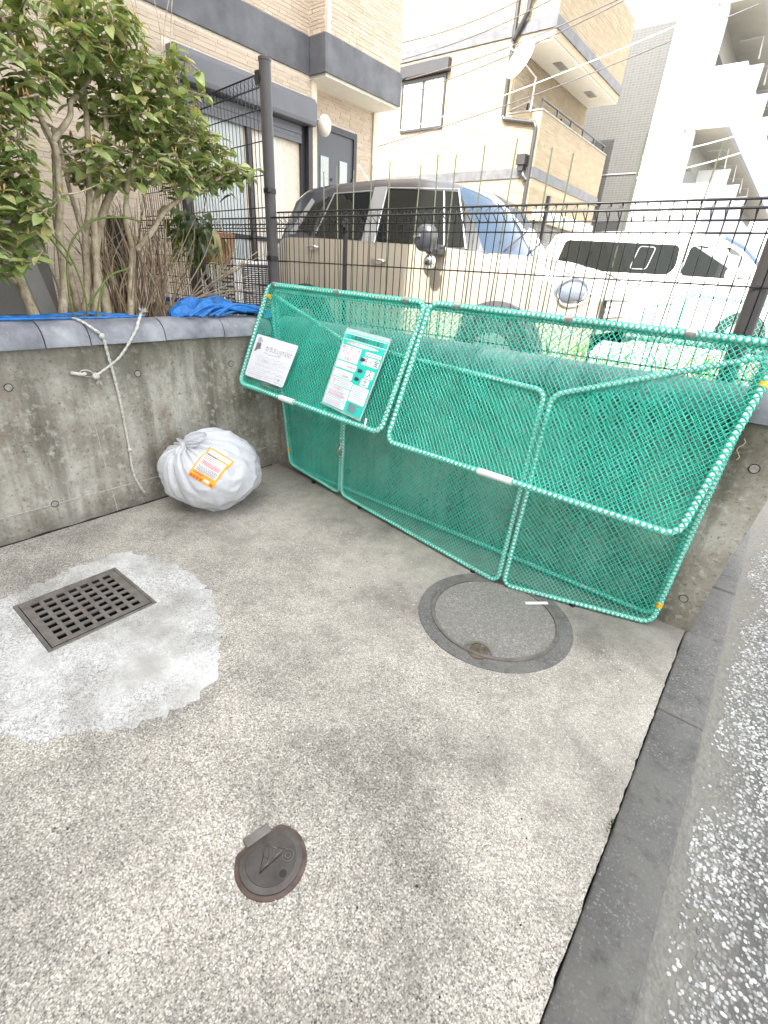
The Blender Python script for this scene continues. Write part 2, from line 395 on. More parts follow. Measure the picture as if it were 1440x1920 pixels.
# ================================================================== SETTING
# courtyard slab, with a hole for the drain grate
GX0, GX1, GY0, GY1 = .625, 1.065, -2.02, -1.555
def sheet(xs, ys, z, hole=None):
    mb = MB()
    for i in range(len(xs) - 1):
        for j in range(len(ys) - 1):
            if hole and abs(xs[i] - hole[0]) < 1e-6 and abs(ys[j] - hole[2]) < 1e-6: continue
            mb.quad((xs[i], ys[j], z), (xs[i + 1], ys[j], z), (xs[i + 1], ys[j + 1], z), (xs[i], ys[j + 1], z))
    return mb
mb = sheet([-.1, GX0, GX1, 3.04], [-4.55, GY0, GY1, .2], 0, (GX0, GX1, GY0, GY1))
# ragged broken edge along the kerb
yy = np.arange(-4.5, .13, .018); e0 = 3.0965
ex = [e0 + .004 * noise.noise((0, y * 9, 3)) + .006 * noise.noise((0, y * 34, 5)) - .006 * max(0, noise.noise((0, y * 15, 8)) - .25) for y in yy]
for a in range(len(yy) - 1):
    mb.quad((3.04, yy[a], 0), (ex[a], yy[a], 0), (ex[a + 1], yy[a + 1], 0), (3.04, yy[a + 1], 0))
    mb.quad((ex[a], yy[a], 0), (ex[a], yy[a], -.05), (ex[a + 1], yy[a + 1], -.05), (ex[a + 1], yy[a + 1], 0))
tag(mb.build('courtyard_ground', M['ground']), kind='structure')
mb = MB().quad((3.0, -4.55, -.035), (3.32, -4.55, -.035), (3.32, 14, -.035), (3.0, 14, -.035))
tag(mb.build('ground', M['gap']), kind='structure')
# road
mb = MB()
rx = np.concatenate([np.linspace(3.262, 3.7, 24), [4.2, 5, 8, 40]]); ry = np.concatenate([[-12], np.arange(-4.5, 3, .06), [5, 8, 16, 60]])
V = np.zeros((len(rx), len(ry), 3))
for i, x in enumerate(rx):
    for j, y in enumerate(ry):
        V[i, j] = (x, y, -.022 + .012 * min(1, max(0, (x - 3.3) / .25)) + (.0015 * noise.noise((x * 6, y * 6, 0)) if x < 3.8 else 0))
mb.grid(V); tag(mb.build('road', M['road'], smooth=True), kind='structure')
# pebbles pressed into the road surface
mb = MB()
def pebble(mb, x, y, z, r, h, n=6):
    a0 = random.random() * 7; sx = random.uniform(.7, 1.3)
    top = []; base = []
    for k in range(n):
        q = a0 + k * 2 * PI / n; rr = r * random.uniform(.8, 1.15)
        base.append((x + sx * rr * math.cos(q), y + rr * math.sin(q) / sx, z - h))
        top.append((x + .8 * sx * rr * math.cos(q), y + .8 * rr * math.sin(q) / sx, z + h * .96))
    mb.add(base + top + [(x, y, z + h)], [(k, (k + 1) % n, n + (k + 1) % n, n + k) for k in range(n)] + [(n + k, n + (k + 1) % n, 2 * n) for k in range(n)])
cnt = 0
while cnt < 19000:
    y = random.uniform(-2.2, 1.6); x = 3.30 + abs(random.gauss(.12, 1)) * .38
    if x > 4.3 or random.random() > min(1, max(.04, (x - 3.31) / .16 + 1.6 * noise.noise((x * 7, y * 3.5, 9)))): continue
    pebble(mb, x, y, -.022 + .012 * min(1, max(0, (x - 3.3) / .25)) + .0010, random.choice((.0022, .003, .0038, .0046, .0055, .0072)), .0009); cnt += 1
tag(mb.build('pebbles', M['pebble'], kind='stuff'))
# loose pale chips on the courtyard slab
mb = MB()
for k in range(2600):
    x = random.uniform(.9, 3.07); y = random.uniform(-2.45, -.35)
    if (x - 2.336) ** 2 + (y + .49) ** 2 < .15 and random.random() < .8: continue
    if GX0 - .03 < x < GX1 + .03 and GY0 - .03 < y < GY1 + .03: continue
    pebble(mb, x, y, .0, random.choice([.0016, .002, .0028, .004]), .0011, 5)
tag(mb.build('grit', M['chip'], kind='stuff'))
mb = MB()
for k in range(70):
    x = random.uniform(.6, 3.0); y = random.uniform(-2.4, -.3)
    pebble(mb, x, y, .001, random.uniform(.002, .0035), .002, 5)
tag(mb.build('dirt_specks', M['gap'], kind='stuff'))
# kerb of separate blocks
kr = empty('kerb', (3.18, -1, 0), None, None); kr['kind'] = 'structure'
for a, b in ((-4.6, -2.93), (-2.92, -1.75), (-1.742, -.555), (-.547, .64), (.648, 1.83), (1.838, 3.0)):
    t0 = .004 * random.uniform(-1, 1)
    MB().box(3.101, 3.263, a, b, -.09, .004 + t0).build('kerb_stone', M['kerb'], kr, bevel=.009, smooth=True, sharp=50)
# neighbour's yard, planter soil, garden bed
tag(MB().box(-30, 3.0, .31, 60, .3, .62).build('yard_ground', M['yard']), kind='structure')
mb = MB(); V = np.array([[(x, y, 1.09 + .03 * noise.noise((x * 3, y * 3, 1))) for y in np.linspace(-4.5, .3, 40)] for x in np.linspace(-2.2, -.2, 24)])
mb.grid(V); tag(mb.build('planter_soil', M['soil'], smooth=True), kind='structure')
mb = MB(); V = np.array([[(x, y, 1.085 + .025 * noise.noise((x * 4, y * 4, 7))) for y in np.linspace(.26, 2.6, 24)] for x in np.linspace(1.95, 3.02, 14)])
mb.grid(V).box(1.95, 3.02, 2.55, 2.6, .6, 1.08).box(1.95, 2.0, .3, 2.6, .6, 1.07)
tag(mb.build('garden_bed', M['gravel'], smooth=True), kind='structure')
mb = MB()
for k in range(2500): pebble(mb, random.uniform(1.98, 3.0), random.uniform(.28, 2.5), 1.09 + .012, random.uniform(.008, .016), .008, 5)
tag(mb.build('gravel', M['gravel'], kind='stuff'))

# ------------------------------------------------------------------ white mortar patch and drain grate
OUT = [(1.36, -2.26), (1.47, -2.22), (1.53, -2.13), (1.62, -2.02), (1.68, -1.93), (1.72, -1.76), (1.65, -1.60), (1.5, -1.49), (1.33, -1.40), (1.17, -1.33), (1.0, -1.315), (.82, -1.32), (.65, -1.375), (.49, -1.44), (.47, -1.62), (.49, -1.81), (.51, -1.96), (.56, -2.15), (.75, -2.30), (1.0, -2.36), (1.2, -2.32)]
cx, cy = .845, -1.79
ang = [math.atan2(y - cy, x - cx) for x, y in OUT]; rad = [math.hypot(x - cx, y - cy) for x, y in OUT]
o_ = np.argsort(ang); ang = np.array(ang)[o_]; rad = np.array(rad)[o_]
def outr(q): return np.interp(q, np.r_[ang[-1] - 2 * PI, ang, ang[0] + 2 * PI], np.r_[rad[-1], rad, rad[0]])
n = 420; V = []
for k in range(n):
    q = -PI + 2 * PI * k / n; c, s_ = math.cos(q), math.sin(q)
    ri = min(abs((GX1 - GX0) / 2 / c) if abs(c) > 1e-6 else 9, abs((GY1 - GY0) / 2 / s_) if abs(s_) > 1e-6 else 9) - .002
    ro = outr(q) + .028 * noise.noise((c * 9, s_ * 9, 2)) + .026 * noise.noise((c * 28, s_ * 28, 4)) + .012 * noise.noise((c * 80, s_ * 80, 6))
    V.append([(cx + r * c, cy + r * s_, z) for r, z in ((ri, .006), (ri + (ro - ri) * .5, .006), (ro - .012, .005), (ro, .0005))])
tag(MB().grid(np.array(V), True).build('mortar_patch', M['patch'], smooth=True), kind='structure')
gr = empty('drain_grate', (cx, cy, 0), 'square cast iron drain grate of small holes set in a white mortar patch', 'drain grate')
f = .016
mb = MB()
for b in ((GX0, GX1, GY0, GY0 + f), (GX0, GX1, GY1 - f, GY1), (GX0, GX0 + f, GY0 + f, GY1 - f), (GX1 - f, GX1, GY0 + f, GY1 - f)): mb.box(*b, -.05, .010)
mb.build('rim', M['iron'], gr, bevel=.002)
# lid with 7 x 7 rectangular holes
x0, x1, y0, y1 = GX0 + f + .003, GX1 - f - .003, GY0 + f + .003, GY1 - f - .003
mx, my = .030, .036
nx = ny = 7
def cuts(a, b, m, n, frac):
    p = (b - a - 2 * m) / (n - 1 + frac); c = [a]
    for k in range(n): c += [a + m + k * p, a + m + k * p + p * frac]
    return c + [b]
xs = cuts(x0, x1, mx, nx, .60); ys = cuts(y0, y1, my, ny, .66)
mb = MB(); VI = {}
def vtx(i, j, z):
    return (xs[i], ys[j], z)
for i in range(len(xs) - 1):
    for j in range(len(ys) - 1):
        hole = i % 2 == 1 and j % 2 == 1
        if not hole:
            mb.quad(vtx(i, j, .011), vtx(i + 1, j, .011), vtx(i + 1, j + 1, .011), vtx(i, j + 1, .011))
        else:
            c4 = [(i, j), (i + 1, j), (i + 1, j + 1), (i, j + 1)]
            for a in range(4):
                p, q = c4[a], c4[(a + 1) % 4]
                mb.quad(vtx(*p, .011), vtx(*q, .011), vtx(*q, .0045), vtx(*p, .0045))
mb.build('grid', M['iron'], gr)
MB().box(GX0, GX1, GY0, GY1, -.30, -.28).build('pit_floor', M['gap'], gr)
mb = MB()
for b in ((GX0 - .01, GX0, GY0, GY1), (GX1, GX1 + .01, GY0, GY1), (GX0, GX1, GY0 - .01, GY0), (GX0, GX1, GY1, GY1 + .01)): mb.box(*b, -.28, -.008)
mb.build('pit_wall', M['gap'], gr)

# ------------------------------------------------------------------ round manhole
mc = (2.336, -.49)
mh = empty('manhole_cover', (*mc, 0), 'round concrete filled manhole cover with a thin brown iron ring before the green net cage', 'manhole cover')
MB().disc(mc, .378, -.02, .004, 72).build('collar', M['kerb'], mh)
def mhlid():
    t = NT('grey_manhole_concrete'); p = t.pos()
    v = t.n('TexVoronoi', Vector=p, Scale=190.0); s = t.n('SeparateColor', _0=v.outputs['Color']).outputs[0]
    c = t.mix(t.ramp(s, [(.55, 0), (1, 1)]), t.mix(t.noise(p, 70, 5), (.125, .12, .11), (.26, .25, .228)), (.36, .34, .305))
    c = t.mix(t.ramp(t.noise(p, 7, 6, .65), [(.35, 0), (.7, .55)]), c, (.19, .182, .16))
    t.bs(Base_Color=c, Roughness=.85); t.bump(t.noise(p, 200, 4), .5, .003); return t.m
MB().disc(mc, .296, -.02, .0068, 72).build('lid', mhlid(), mh)
MB().ring(mc, .298, .3145, -.02, .0105, 80).build('ring', M['iron'], mh, smooth=True, sharp=40)
na = math.atan2(-.755 - mc[1], 2.398 - mc[0]); nc = (mc[0] + .292 * math.cos(na), mc[1] + .292 * math.sin(na))
mb = MB(); V = []
for k in range(15):
    q = na + PI - 1.45 + 2.9 * k / 14
    V.append([(nc[0] + r * math.cos(q) * 1.0, nc[1] + r * math.sin(q), z) for r, z in ((.052, .0), (.052, .012), (.064, .012), (.064, .0))])
mb.grid(np.array(V)); mb.build('key_slot', M['iron'], mh, smooth=True, sharp=40)
mb = MB()
for k in range(60):
    q = na + PI + random.uniform(-1.2, 1.2); r = .05 * math.sqrt(random.random())
    pebble(mb, nc[0] + r * math.cos(q), nc[1] + r * math.sin(q), .008, random.uniform(.002, .006), .003, 5)
mb.disc(nc, .045, -.01, .0078, 20)
mb.build('debris', M['soil'], mh, kind='stuff')

# ------------------------------------------------------------------ small valve lid
vc = (2.377, -1.919)
vb = empty('valve_box_lid', (*vc, 0), 'small round iron valve box lid with a raised triangle mark in the speckled concrete', 'valve lid')
hd = math.radians(169)   # direction of the hinge
def rot2(x, y): return (vc[0] + x * math.cos(hd) - y * math.sin(hd), vc[1] + x * math.sin(hd) + y * math.cos(hd))
def lidshape(r, flat, n=48):
    pts = []
    for k in range(n):
        q = k * 2 * PI / n; x, y = r * math.cos(q), r * math.sin(q)
        if x > flat: y = y; x = flat + (x - flat) * .12
        pts.append(rot2(x, y))
    return pts
MB().prism(lidshape(.100, .074), 'z', -.02, .005).build('frame', plain('rusty_frame_iron', (.115, .08, .066), .7, .2, var=.35, scale=30, bump=.3), vb, bevel=.003, smooth=True, sharp=40)
MB().box(-.0, .001, 0, .001, -.02, -.019)
hb = MB(); V8 = [(.068, -.04), (.098, -.04), (.098, .04), (.068, .04)]
hb.prism([rot2(*p) for p in V8], 'z', -.02, .009); hb.build('hinge', M['iron'], vb, bevel=.004)
def lid_m(name, k):
    t = NT(name); p = t.pos()
    c = t.ramp(t.noise(p, 18, 6, .65), [(.3, tuple(x * k for x in (.075, .064, .056))), (.7, tuple(x * k for x in (.145, .127, .113)))])
    t.bs(Base_Color=c, Roughness=.5, Metallic=.4); t.bump(t.noise(p, 150, 4), .3, .002); return t.m
MB().prism(lidshape(.088, .060), 'z', -.02, .0105).build('lid_rim', lid_m('worn_lid_rim_iron', .95), vb, bevel=.003, smooth=True, sharp=40)
MB().prism(lidshape(.0705, .046), 'z', -.02, .0125).build('lid_face', lid_m('worn_lid_face_iron', .68), vb, bevel=.0015)
mb = MB()
def strok(pts, r=.0019):
    mb.tube([(*rot2(x * 1.22, y * 1.22), .0134) for x, y in pts], r, 5)
tri = [(.012, -.040), (.012, .036), (.0, .036)]
strok([(.033, -.004), (-.012, .034), (-.005, -.040), (.033, -.004)])
strok([(.022, -.008), (.0, .006), (.016, .010)]); strok([(.012, -.012), (-.004, -.006), (.0, -.028)]); strok([(.006, .002), (-.006, .012), (-.006, .026)]); strok([(.010, -.022), (.022, -.012)])
for r in (.013, .006): strok([(-.018 + r * math.cos(q), -.034 + r * math.sin(q)) for q in np.linspace(0, 2 * PI, 20)], .0011)
mb.build('raised_mark', M['iron'], vb, smooth=True)
kx, ky = rot2(-.054, -.008)
MB().disc((kx, ky), .0105, .0, .0129, 20).build('key_hole', M['rubber'], vb)
mb = MB()
for k in range(34):
    q = random.uniform(0, 2 * PI); r = random.uniform(.101, .118)
    pebble(mb, vc[0] + r * math.cos(q), vc[1] + r * math.sin(q), .002, random.uniform(.002, .0055), .002, 5)
mb.build('edge_chips', M['chip'], vb, kind='stuff')

# ------------------------------------------------------------------ concrete retaining walls with coping tiles
def arch_profile(c, half, z0, h, n=10):
    return [(c - half * math.cos(PI * k / n), z0 + h * math.sin(PI * k / n) ** .8) for k in range(n + 1)]
lw = empty('retaining_wall', (-.1, -2, 0), 'stained concrete wall below the shrub, capped with rounded grey tiles', 'wall')
MB().box(-.20, -.018, -4.55, .30, -.1, 1.045).build('concrete', M['wall'], lw)
ed = [-4.4, -3.97, -3.54, -3.11, -2.68, -2.25, -1.86, -1.437, -1.213, -.775, -.352, .06]
for a, b in zip(ed[:-1], ed[1:]):
    j = random.uniform(-.003, .003)
    MB().prism([(p[0], p[1] + j) for p in arch_profile(-.108, .125, 1.047, .125)], 'y', a + .003, b - .003).build('coping_tile', M['cap'], lw, smooth=True, sharp=60)
MB().box(-.19, -.04, -4.4, .06, 1.045, 1.075).build('tile_bedding', M['gap'], lw)
def wplug(y, z, parent, xz=None, r=.017):
    mb = MB()
    if xz is None: mb.cyl((-.03, y, z), (-.0165, y, z), r, 18)
    else: mb.cyl((xz, .10, z), (xz, .0765, z), r, 18)
    mb.build('tie_hole_plug', M['mortar'], parent)
    mb = MB()
    q = np.linspace(0, 2 * PI, 19)[:-1]
    mb.tube([(-.0175, y + (r + .002) * math.cos(a), z + (r + .002) * math.sin(a)) if xz is None else (xz + (r + .002) * math.cos(a), .0785, z + (r + .002) * math.sin(a)) for a in q], .0022, 5, closed=True)
    mb.build('tie_hole_rim', M['gap'], parent)
for y, z in ((-1.64, .86), (-.97, .86), (-1.58, .17), (-.30, .86), (-.31, .17), (-2.25, .86), (-2.2, .17)): wplug(y, z, lw)
# form seam and lime-filled crack, both slightly proud
mb = MB()
ysq = np.arange(-3, -.02, .03)
mb.tube([(-.0195 + .001 * noise.noise((y * 20, 0, 0)), y, .168 + .003 * noise.noise((y * 3, 1, 0))) for y in ysq], .0042, 5)
mb.build('form_seam', M['lime'], lw)
mb = MB(); zz = np.arange(.0, .80, .02)
mb.tube([(-.0195, -1.25 - .03 * (z / .8) + .006 * noise.noise((0, z * 8, 3)), z) for z in zz], [.003 + .0035 * abs(noise.noise((z * 14, 2, 2))) for z in zz], 5)
mb.build('limed_crack', M['lime'], lw)
mb = MB()
mb.tube([(-.020, y, .004 + .004 * noise.noise((y * 7, 0, 0))) for y in np.arange(-4, .05, .03)], [.006 + .004 * noise.noise((y * 11, 0, 0)) for y in np.arange(-4, .05, .03)], 5)
mb.build('foot_crack', M['gap'], lw)

bw = empty('retaining_wall', (1.5, .16, 0), 'tile capped concrete wall behind the green net cage, carrying the low black mesh fence', 'wall')
mb = MB()
prof = [(-.018, -.1), (3.10, -.1), (3.115, .02), (3.128, .28), (3.18, .76), (3.20, 1.045), (-.018, 1.045)]
mb.prism(prof, 'y', .08, .30); mb.build('concrete', M['wall'], bw)
xe = [.022, .42, .85, 1.28, 1.71, 2.14, 2.57, 3.0, 3.22]
for a, b in zip(xe[:-1], xe[1:]):
    j = random.uniform(-.003, .003)
    MB().prism([(p[0], p[1] + j) for p in arch_profile(.19, .125, 1.047, .125)], 'x', a + .003, b - .003).build('coping_tile', M['cap'], bw, smooth=True, sharp=60)
for x, z in ((3.041, .17), (3.093, .865), (2.3, .17), (1.5, .17), (.8, .17)): wplug(0, z, bw, xz=x)
mb = MB().tube([(3.02 + .01 * math.sin(t * 9), .07 - .01 * t, .98 - .09 * t) for t in np.linspace(0, 1, 8)], .0022, 5)
mb.build('dry_root', M['twig'], bw)

# ------------------------------------------------------------------ ropes on the wall
def bez(pts, n=8):
    P = [Vector(p) for p in pts]; out = []
    for i in range(len(P) - 1):
        p0 = P[max(i - 1, 0)]; p1 = P[i]; p2 = P[i + 1]; p3 = P[min(i + 2, len(P) - 1)]
        for k in range(n):
            t = k / n
            out.append(.5 * ((2 * p1) + (p2 - p0) * t + (2 * p0 - 5 * p1 + 4 * p2 - p3) * t * t + (3 * p1 - p0 - 3 * p2 + p3) * t ** 3))
    out.append(P[-1]); return np.array(out)
def braid(mb, path, r, off=.0045, pitch=.035):
    path = np.asarray(path)
    L = np.r_[0, np.cumsum(np.linalg.norm(np.diff(path, axis=0), axis=1))]
    for s in (0, PI):
        q = L / pitch * 2 * PI * .5 + s
        P = path.copy(); P[:, 0] += off * .5 * np.sin(q); P[:, 1] += off * np.cos(q)
        mb.tube(P, r, 6)
def knotball(mb, c, r):
    for k in range(3):
        ax = [(1, 0, 0), (0, 1, 0), (.6, .5, .6)][k]; a = Vector(ax).normalized(); u = a.orthogonal().normalized(); v = a.cross(u)
        mb.tube([tuple(Vector(c) + r * .75 * (math.cos(q) * u + math.sin(q) * v)) for q in np.linspace(0, 2 * PI, 14)[:-1]], r * .5, 6, closed=True)
def fray(mb, c, d, n=16, l=.035):
    for k in range(n):
        v = (Vector(d) + Vector((random.gauss(0, .5), random.gauss(0, .6), random.gauss(0, .5)))).normalized() * l * random.uniform(.6, 1.1)
        a = Vector(c); mb.tube([tuple(a), tuple(a + v * .5 + Vector((0, 0, .003))), tuple(a + v)], [.0022, .0018, .0008], 4)
r1_ = tag(bpy.data.objects.new('rope', None)) if False else None
mb = MB()
hang = bez([(-.12, -1.245, 1.178), (-.05, -1.225, 1.172), (.012, -1.19, 1.135), (.02, -1.15, 1.09), (.008, -1.134, 1.0), (-.005, -1.114, .82), (-.008, -1.106, .62), (-.008, -1.107, .40), (-.008, -1.109, .23), (-.006, -1.068, .096)], 8)
braid(mb, hang, .0055); knotball(mb, (.02, -1.15, 1.093), .013); knotball(mb, (-.004, -1.107, .40), .011); fray(mb, (-.006, -1.07, .10), (0, .3, -1), 8, .03)
tag(mb.build('rope', M['rope'], smooth=True), 'white doubled rope hanging straight down the stained left wall from the coping tiles', 'rope')
mb = MB()
tie = bez([(-.03, -.885, 1.20), (-.0, -.92, 1.165), (.02, -.96, 1.11), (.012, -1.06, .982), (.0, -1.15, .915), (.004, -1.21, .884)], 8)
braid(mb, tie, .0055); knotball(mb, (.006, -1.22, .876), .017); fray(mb, (-.02, -.88, 1.205), (.3, .1, .9), 22, .038); fray(mb, (.006, -1.215, .85), (.2, .1, -1), 14, .035)
mb.tube(bez([(.006, -1.22, .876), (.012, -1.25, .91), (.008, -1.285, .915), (-.004, -1.30, .90)], 6), .0035, 6)
mb.tube(bez([(-.018, -1.335, .90), (.0, -1.33, .903), (.006, -1.29, .893), (.004, -1.27, .898)], 6), .010, 8)
mb.tube(bez([(.006, -1.22, .87), (.004, -1.25, .875), (.0, -1.29, .885)], 4), .0015, 5)
tag(mb.build('rope', M['rope'], smooth=True), 'short white rope knotted to the wall hook, rising to a frayed end on the coping', 'rope')

# ------------------------------------------------------------------ fence on the back wall
UX = bpy.data.meshes
def wire_mesh(pts, r, name='wire'):
    return MB().tube(pts, r, 5).mesh(name, smooth=True)
def mesh_fence(name, label, x0, x1, y0, zb, ztop, zs, pitch, rw=.0026, rh=.0038, ex=Vector((1, 0, 0)), org=None):
    org = org or Vector((x0, y0, 0)); L = x1 - x0
    root = empty(name, org, label, 'fence')
    nrm = Vector((ex.y, -ex.x, 0))
    zc = ztop - .07
    prof = [(0, zb), (0, zc), (.055, ztop - .037), (0, ztop), (-.001, zc + .002)]
    me = wire_mesh([tuple(nrm * d + Vector((0, 0, z))) for d, z in prof], rw); me.materials.append(M['fence'])
    k = 0
    for x in np.arange(pitch * .4, L, pitch):
        k += 1
        link('wire', me, None, root, loc=org + ex * x)
    for z, d in [(z, -.004) for z in zs] + [(zc, -.004), (ztop - .037, .059), (ztop, .001)]:
        rr = rh * (1.35 if d > 0 else 1)
        link('wire', wire_mesh([tuple(nrm * d + Vector((0, 0, z))), tuple(ex * L + nrm * d + Vector((0, 0, z)))], rr), M['fence'], root, loc=org)
    return root
fr = mesh_fence('mesh_fence', 'low black welded mesh fence with a looped top edge standing on the back wall', -.04, 3.6, .19, 1.16, 1.84, (1.19, 1.36, 1.54, 1.726), .05)
for x, zs_, zt in ((.60, 1.165, 1.80),):
    MB().box(x - .011, x + .011, .20, .225, zs_, zt).box(x - .011, x + .011, .178, .2, zt - .05, zt - .02).build('support_post', M['fence'], fr, bevel=.003)
def round_post(name, x, y, z0, z1, r, label):
    root = empty(name, (x, y, z0), label, 'fence post')
    MB().cyl((x, y, z0), (x, y, z1), r, 24).build('tube', M['post'], root, smooth=True, sharp=50)
    MB().tube([(x, y, z1 - .012), (x, y, z1 + .004), (x, y, z1 + .010)], [r + .003, r + .003, r * .7], 24).build('end_cap', M['post'], root, smooth=True, sharp=50)
    return root
p1 = round_post('fence_post', -.085, .17, 1.16, 2.66, .038, 'tall round dark grey fence post at the corner where the two walls meet')
for z in (1.54, 1.95):
    MB().ring((-.085, .17), .038, .043, z, z + .028, 24).box(-.05, -.035, .115, .14, z + .004, z + .024).build('band', M['fence'], p1, smooth=True, sharp=40)
MB().box(-.14, -.10, .13, .18, 2.53, 2.60).tube([(-.115 + .03 * math.cos(q), .135, 2.565 + .03 * math.sin(q)) for q in np.linspace(0, 6.28, 12)[:-1]], .006, 6, closed=True).build('fixing', M['fence'], p1)
p2 = round_post('fence_post', 2.872, .235, 1.16, 1.93, .036, 'leaning looking black fence post near the outer end of the back wall')
ed_ = Vector((-.993, .122, 0)).normalized()
tf = mesh_fence('mesh_fence', 'tall black mesh fence panel behind the shrub, running left from the corner post', 0, 2.3, .17, 1.12, 2.60, (1.3, 1.49, 1.68, 1.87, 2.06, 2.25, 2.42), .05, ex=-ed_ * -1 if False else ed_, org=Vector((-.125, .175, 0)))
lf = mesh_fence('mesh_fence', 'low black mesh fence continuing to the left behind the tall panel', 0, 2.2, .3, 1.0, 1.83, (1.02, 1.2, 1.36, 1.54, 1.74), .05, ex=Vector((-1, 0, 0)), org=Vector((-.13, .36, 0)))

# ------------------------------------------------------------------ green net cage
cage = empty('net_cage', (1.6, -.05, 0), 'large folding cage of green netting on cord wound pipes against the back wall', 'net cage')
def rrect(W, H, r, n=6):
    pts = []
    for cx_, cy_, a0 in ((W - r, r, -90), (W - r, H - r, 0), (r, H - r, 90), (r, r, 180)):
        for k in range(n + 1):
            a = math.radians(a0 + 90 * k / n); pts.append((cx_ + r * math.cos(a), cy_ + r * math.sin(a)))
    out = []
    for i in range(len(pts)):
        a, b = np.array(pts[i]), np.array(pts[(i + 1) % len(pts)]); m = max(1, int(np.linalg.norm(b - a) / .04))
        for k in range(m): out.append(a + (b - a) * k / m)
    return np.array(out)
class Panel:
    """a quad panel: p00 bottom-left, p10 bottom-right, p01 top-left, p11 top-right; sag pushes the middle along the normal"""
    def __init__(s, p00, p10, p01, p11, r=.06, sag=0.0, seed=0):
        s.p = [np.array(q, float) for q in (p00, p10, p01, p11)]
        s.W = (np.linalg.norm(s.p[1] - s.p[0]) + np.linalg.norm(s.p[3] - s.p[2])) / 2
        s.H = (np.linalg.norm(s.p[2] - s.p[0]) + np.linalg.norm(s.p[3] - s.p[1])) / 2
        n = np.cross(s.p[3] - s.p[0], s.p[2] - s.p[1]); s.n = n / np.linalg.norm(n)
        if s.n[1] > 0: s.n = -s.n
        s.r = r; s.sag = sag; s.seed = seed
    def at(s, q, off=0.0, sag=True):
        q = np.atleast_2d(q); u = (q[:, 0] / s.W)[:, None]; v = (q[:, 1] / s.H)[:, None]
        P = (1 - u) * (1 - v) * s.p[0] + u * (1 - v) * s.p[1] + (1 - u) * v * s.p[2] + u * v * s.p[3]
        d = np.full((len(q), 1), 0.0) + (off if np.isscalar(off) else np.asarray(off)[:, None])
        if sag and s.sag:
            w = np.clip(16 * u * (1 - u) * v * (1 - v), 0, 1) ** .7
            wob = np.array([noise.noise((a * 4.2 + s.seed, b * 4.2, s.seed)) for a, b in q])[:, None]
            d = d + w * (s.sag + .010 * wob)
        return P + d * s.n
    def inside(s, q):
        r = s.r; x = np.clip(q[:, 0], r, s.W - r); y = np.clip(q[:, 1], r, s.H - r)
        return (q[:, 0] - x) ** 2 + (q[:, 1] - y) ** 2 <= r * r
    def net(s, pitch=.0185, rs=.0018, slope=1.15, step=.07):
        mb = MB()
        for sg in (1, -1):
            d = np.array([1, sg * slope]); d /= np.linalg.norm(d); nn = np.array([-d[1], d[0]])
            cs = [np.dot(nn, c) for c in ((0, 0), (s.W, 0), (0, s.H), (s.W, s.H))]
            for c in np.arange(min(cs) + pitch * .5, max(cs), pitch):
                c2 = c + pitch * .05 * random.uniform(-1, 1)
                T = s.W + s.H
                t = np.arange(-T, T, .006); q = nn * c2 + t[:, None] * d
                ok = s.inside(q)
                if ok.sum() < 3: continue
                i0, i1 = np.argmax(ok), len(ok) - 1 - np.argmax(ok[::-1])
                m = max(2, int((t[i1] - t[i0]) / step) + 1)
                tt = np.linspace(t[i0], t[i1], m)
                q = nn * c2 + tt[:, None] * d
                ph = c * 7
                q = q + nn * (.0010 * np.sin(tt * 9 + ph))[:, None]
                P = s.at(q, off=.0007 * sg)
                mb.tube(P, rs, 3, cap=False)
        return mb
    def frame(s, rp=.0125, rc=.0042, pitch=.042, cords=True, extra=0):
        ol = rrect(s.W, s.H, s.r); P = s.at(ol, sag=False)
        tb = MB().tube(P, rp, 10, closed=True)
        cb = MB()
        if cords:
            # dense resample
            Q = np.vstack([P, P[:1]]); L = np.r_[0, np.cumsum(np.linalg.norm(np.diff(Q, axis=0), axis=1))]; tot = L[-1]
            N = int(tot / .006); ss = np.linspace(0, tot, N)
            C = np.stack([np.interp(ss, L, Q[:, k]) for k in range(3)], 1)
            T = np.gradient(C, axis=0); T /= np.linalg.norm(T, axis=1)[:, None]
            B = np.cross(T, s.n); B /= np.linalg.norm(B, axis=1)[:, None]; Nn = np.cross(B, T)
            turns = round(tot / pitch)
            for sg, ph in ((1, 0), (1, PI), (-1, .5), (-1, PI + .5)):
                a = sg * ss / tot * 2 * PI * turns + ph + .25 * np.sin(ss * 13)
                H = C + (rp + rc * .55) * (np.cos(a)[:, None] * B + np.sin(a)[:, None] * Nn)
                cb.tube(H, rc, 4, cap=False)
        return tb, cb
def add_panel(pn, kind, net=True, thin=False, **k):
    tb, cb = pn.frame(rp=.010 if thin else .0125, rc=.0031 if thin else .0034, pitch=.044 if thin else .05)
    root = tb.build(kind, M['pipe'], cage, smooth=True)
    cb.build('winding_cord', M['net'], root, smooth=True)
    if net: pn.net(**k).build('netting', M['net'], root, kind='stuff')
    return root
LID_L = Panel((.058, -.289, .735), (1.391, -.307, .686), (.013, .05, 1.385), (1.385, .05, 1.37), .055, -.028, 1)
LID_R = Panel((1.439, -.299, .650), (2.939, -.299, .632), (1.417, .05, 1.371), (3.03, .05, 1.352), .055, -.040, 5)
add_panel(LID_L, 'lid_panel'); add_panel(LID_R, 'lid_panel')
SIDE_L = Panel((.19, .045, .07), (.815, -.03, .035), (.045, .035, 1.33), (.825, -.0, 1.095), .05, -.01, 9)
FRONT = Panel((.845, -.035, .035), (2.215, -.225, .018), (.845, -.005, 1.095), (2.205, -.075, 1.045), .05, -.02, 13)
SIDE_R = Panel((2.25, -.222, .018), (2.955, .0, .018), (2.245, -.08, 1.035), (3.0, .045, 1.31), .05, -.012, 17)
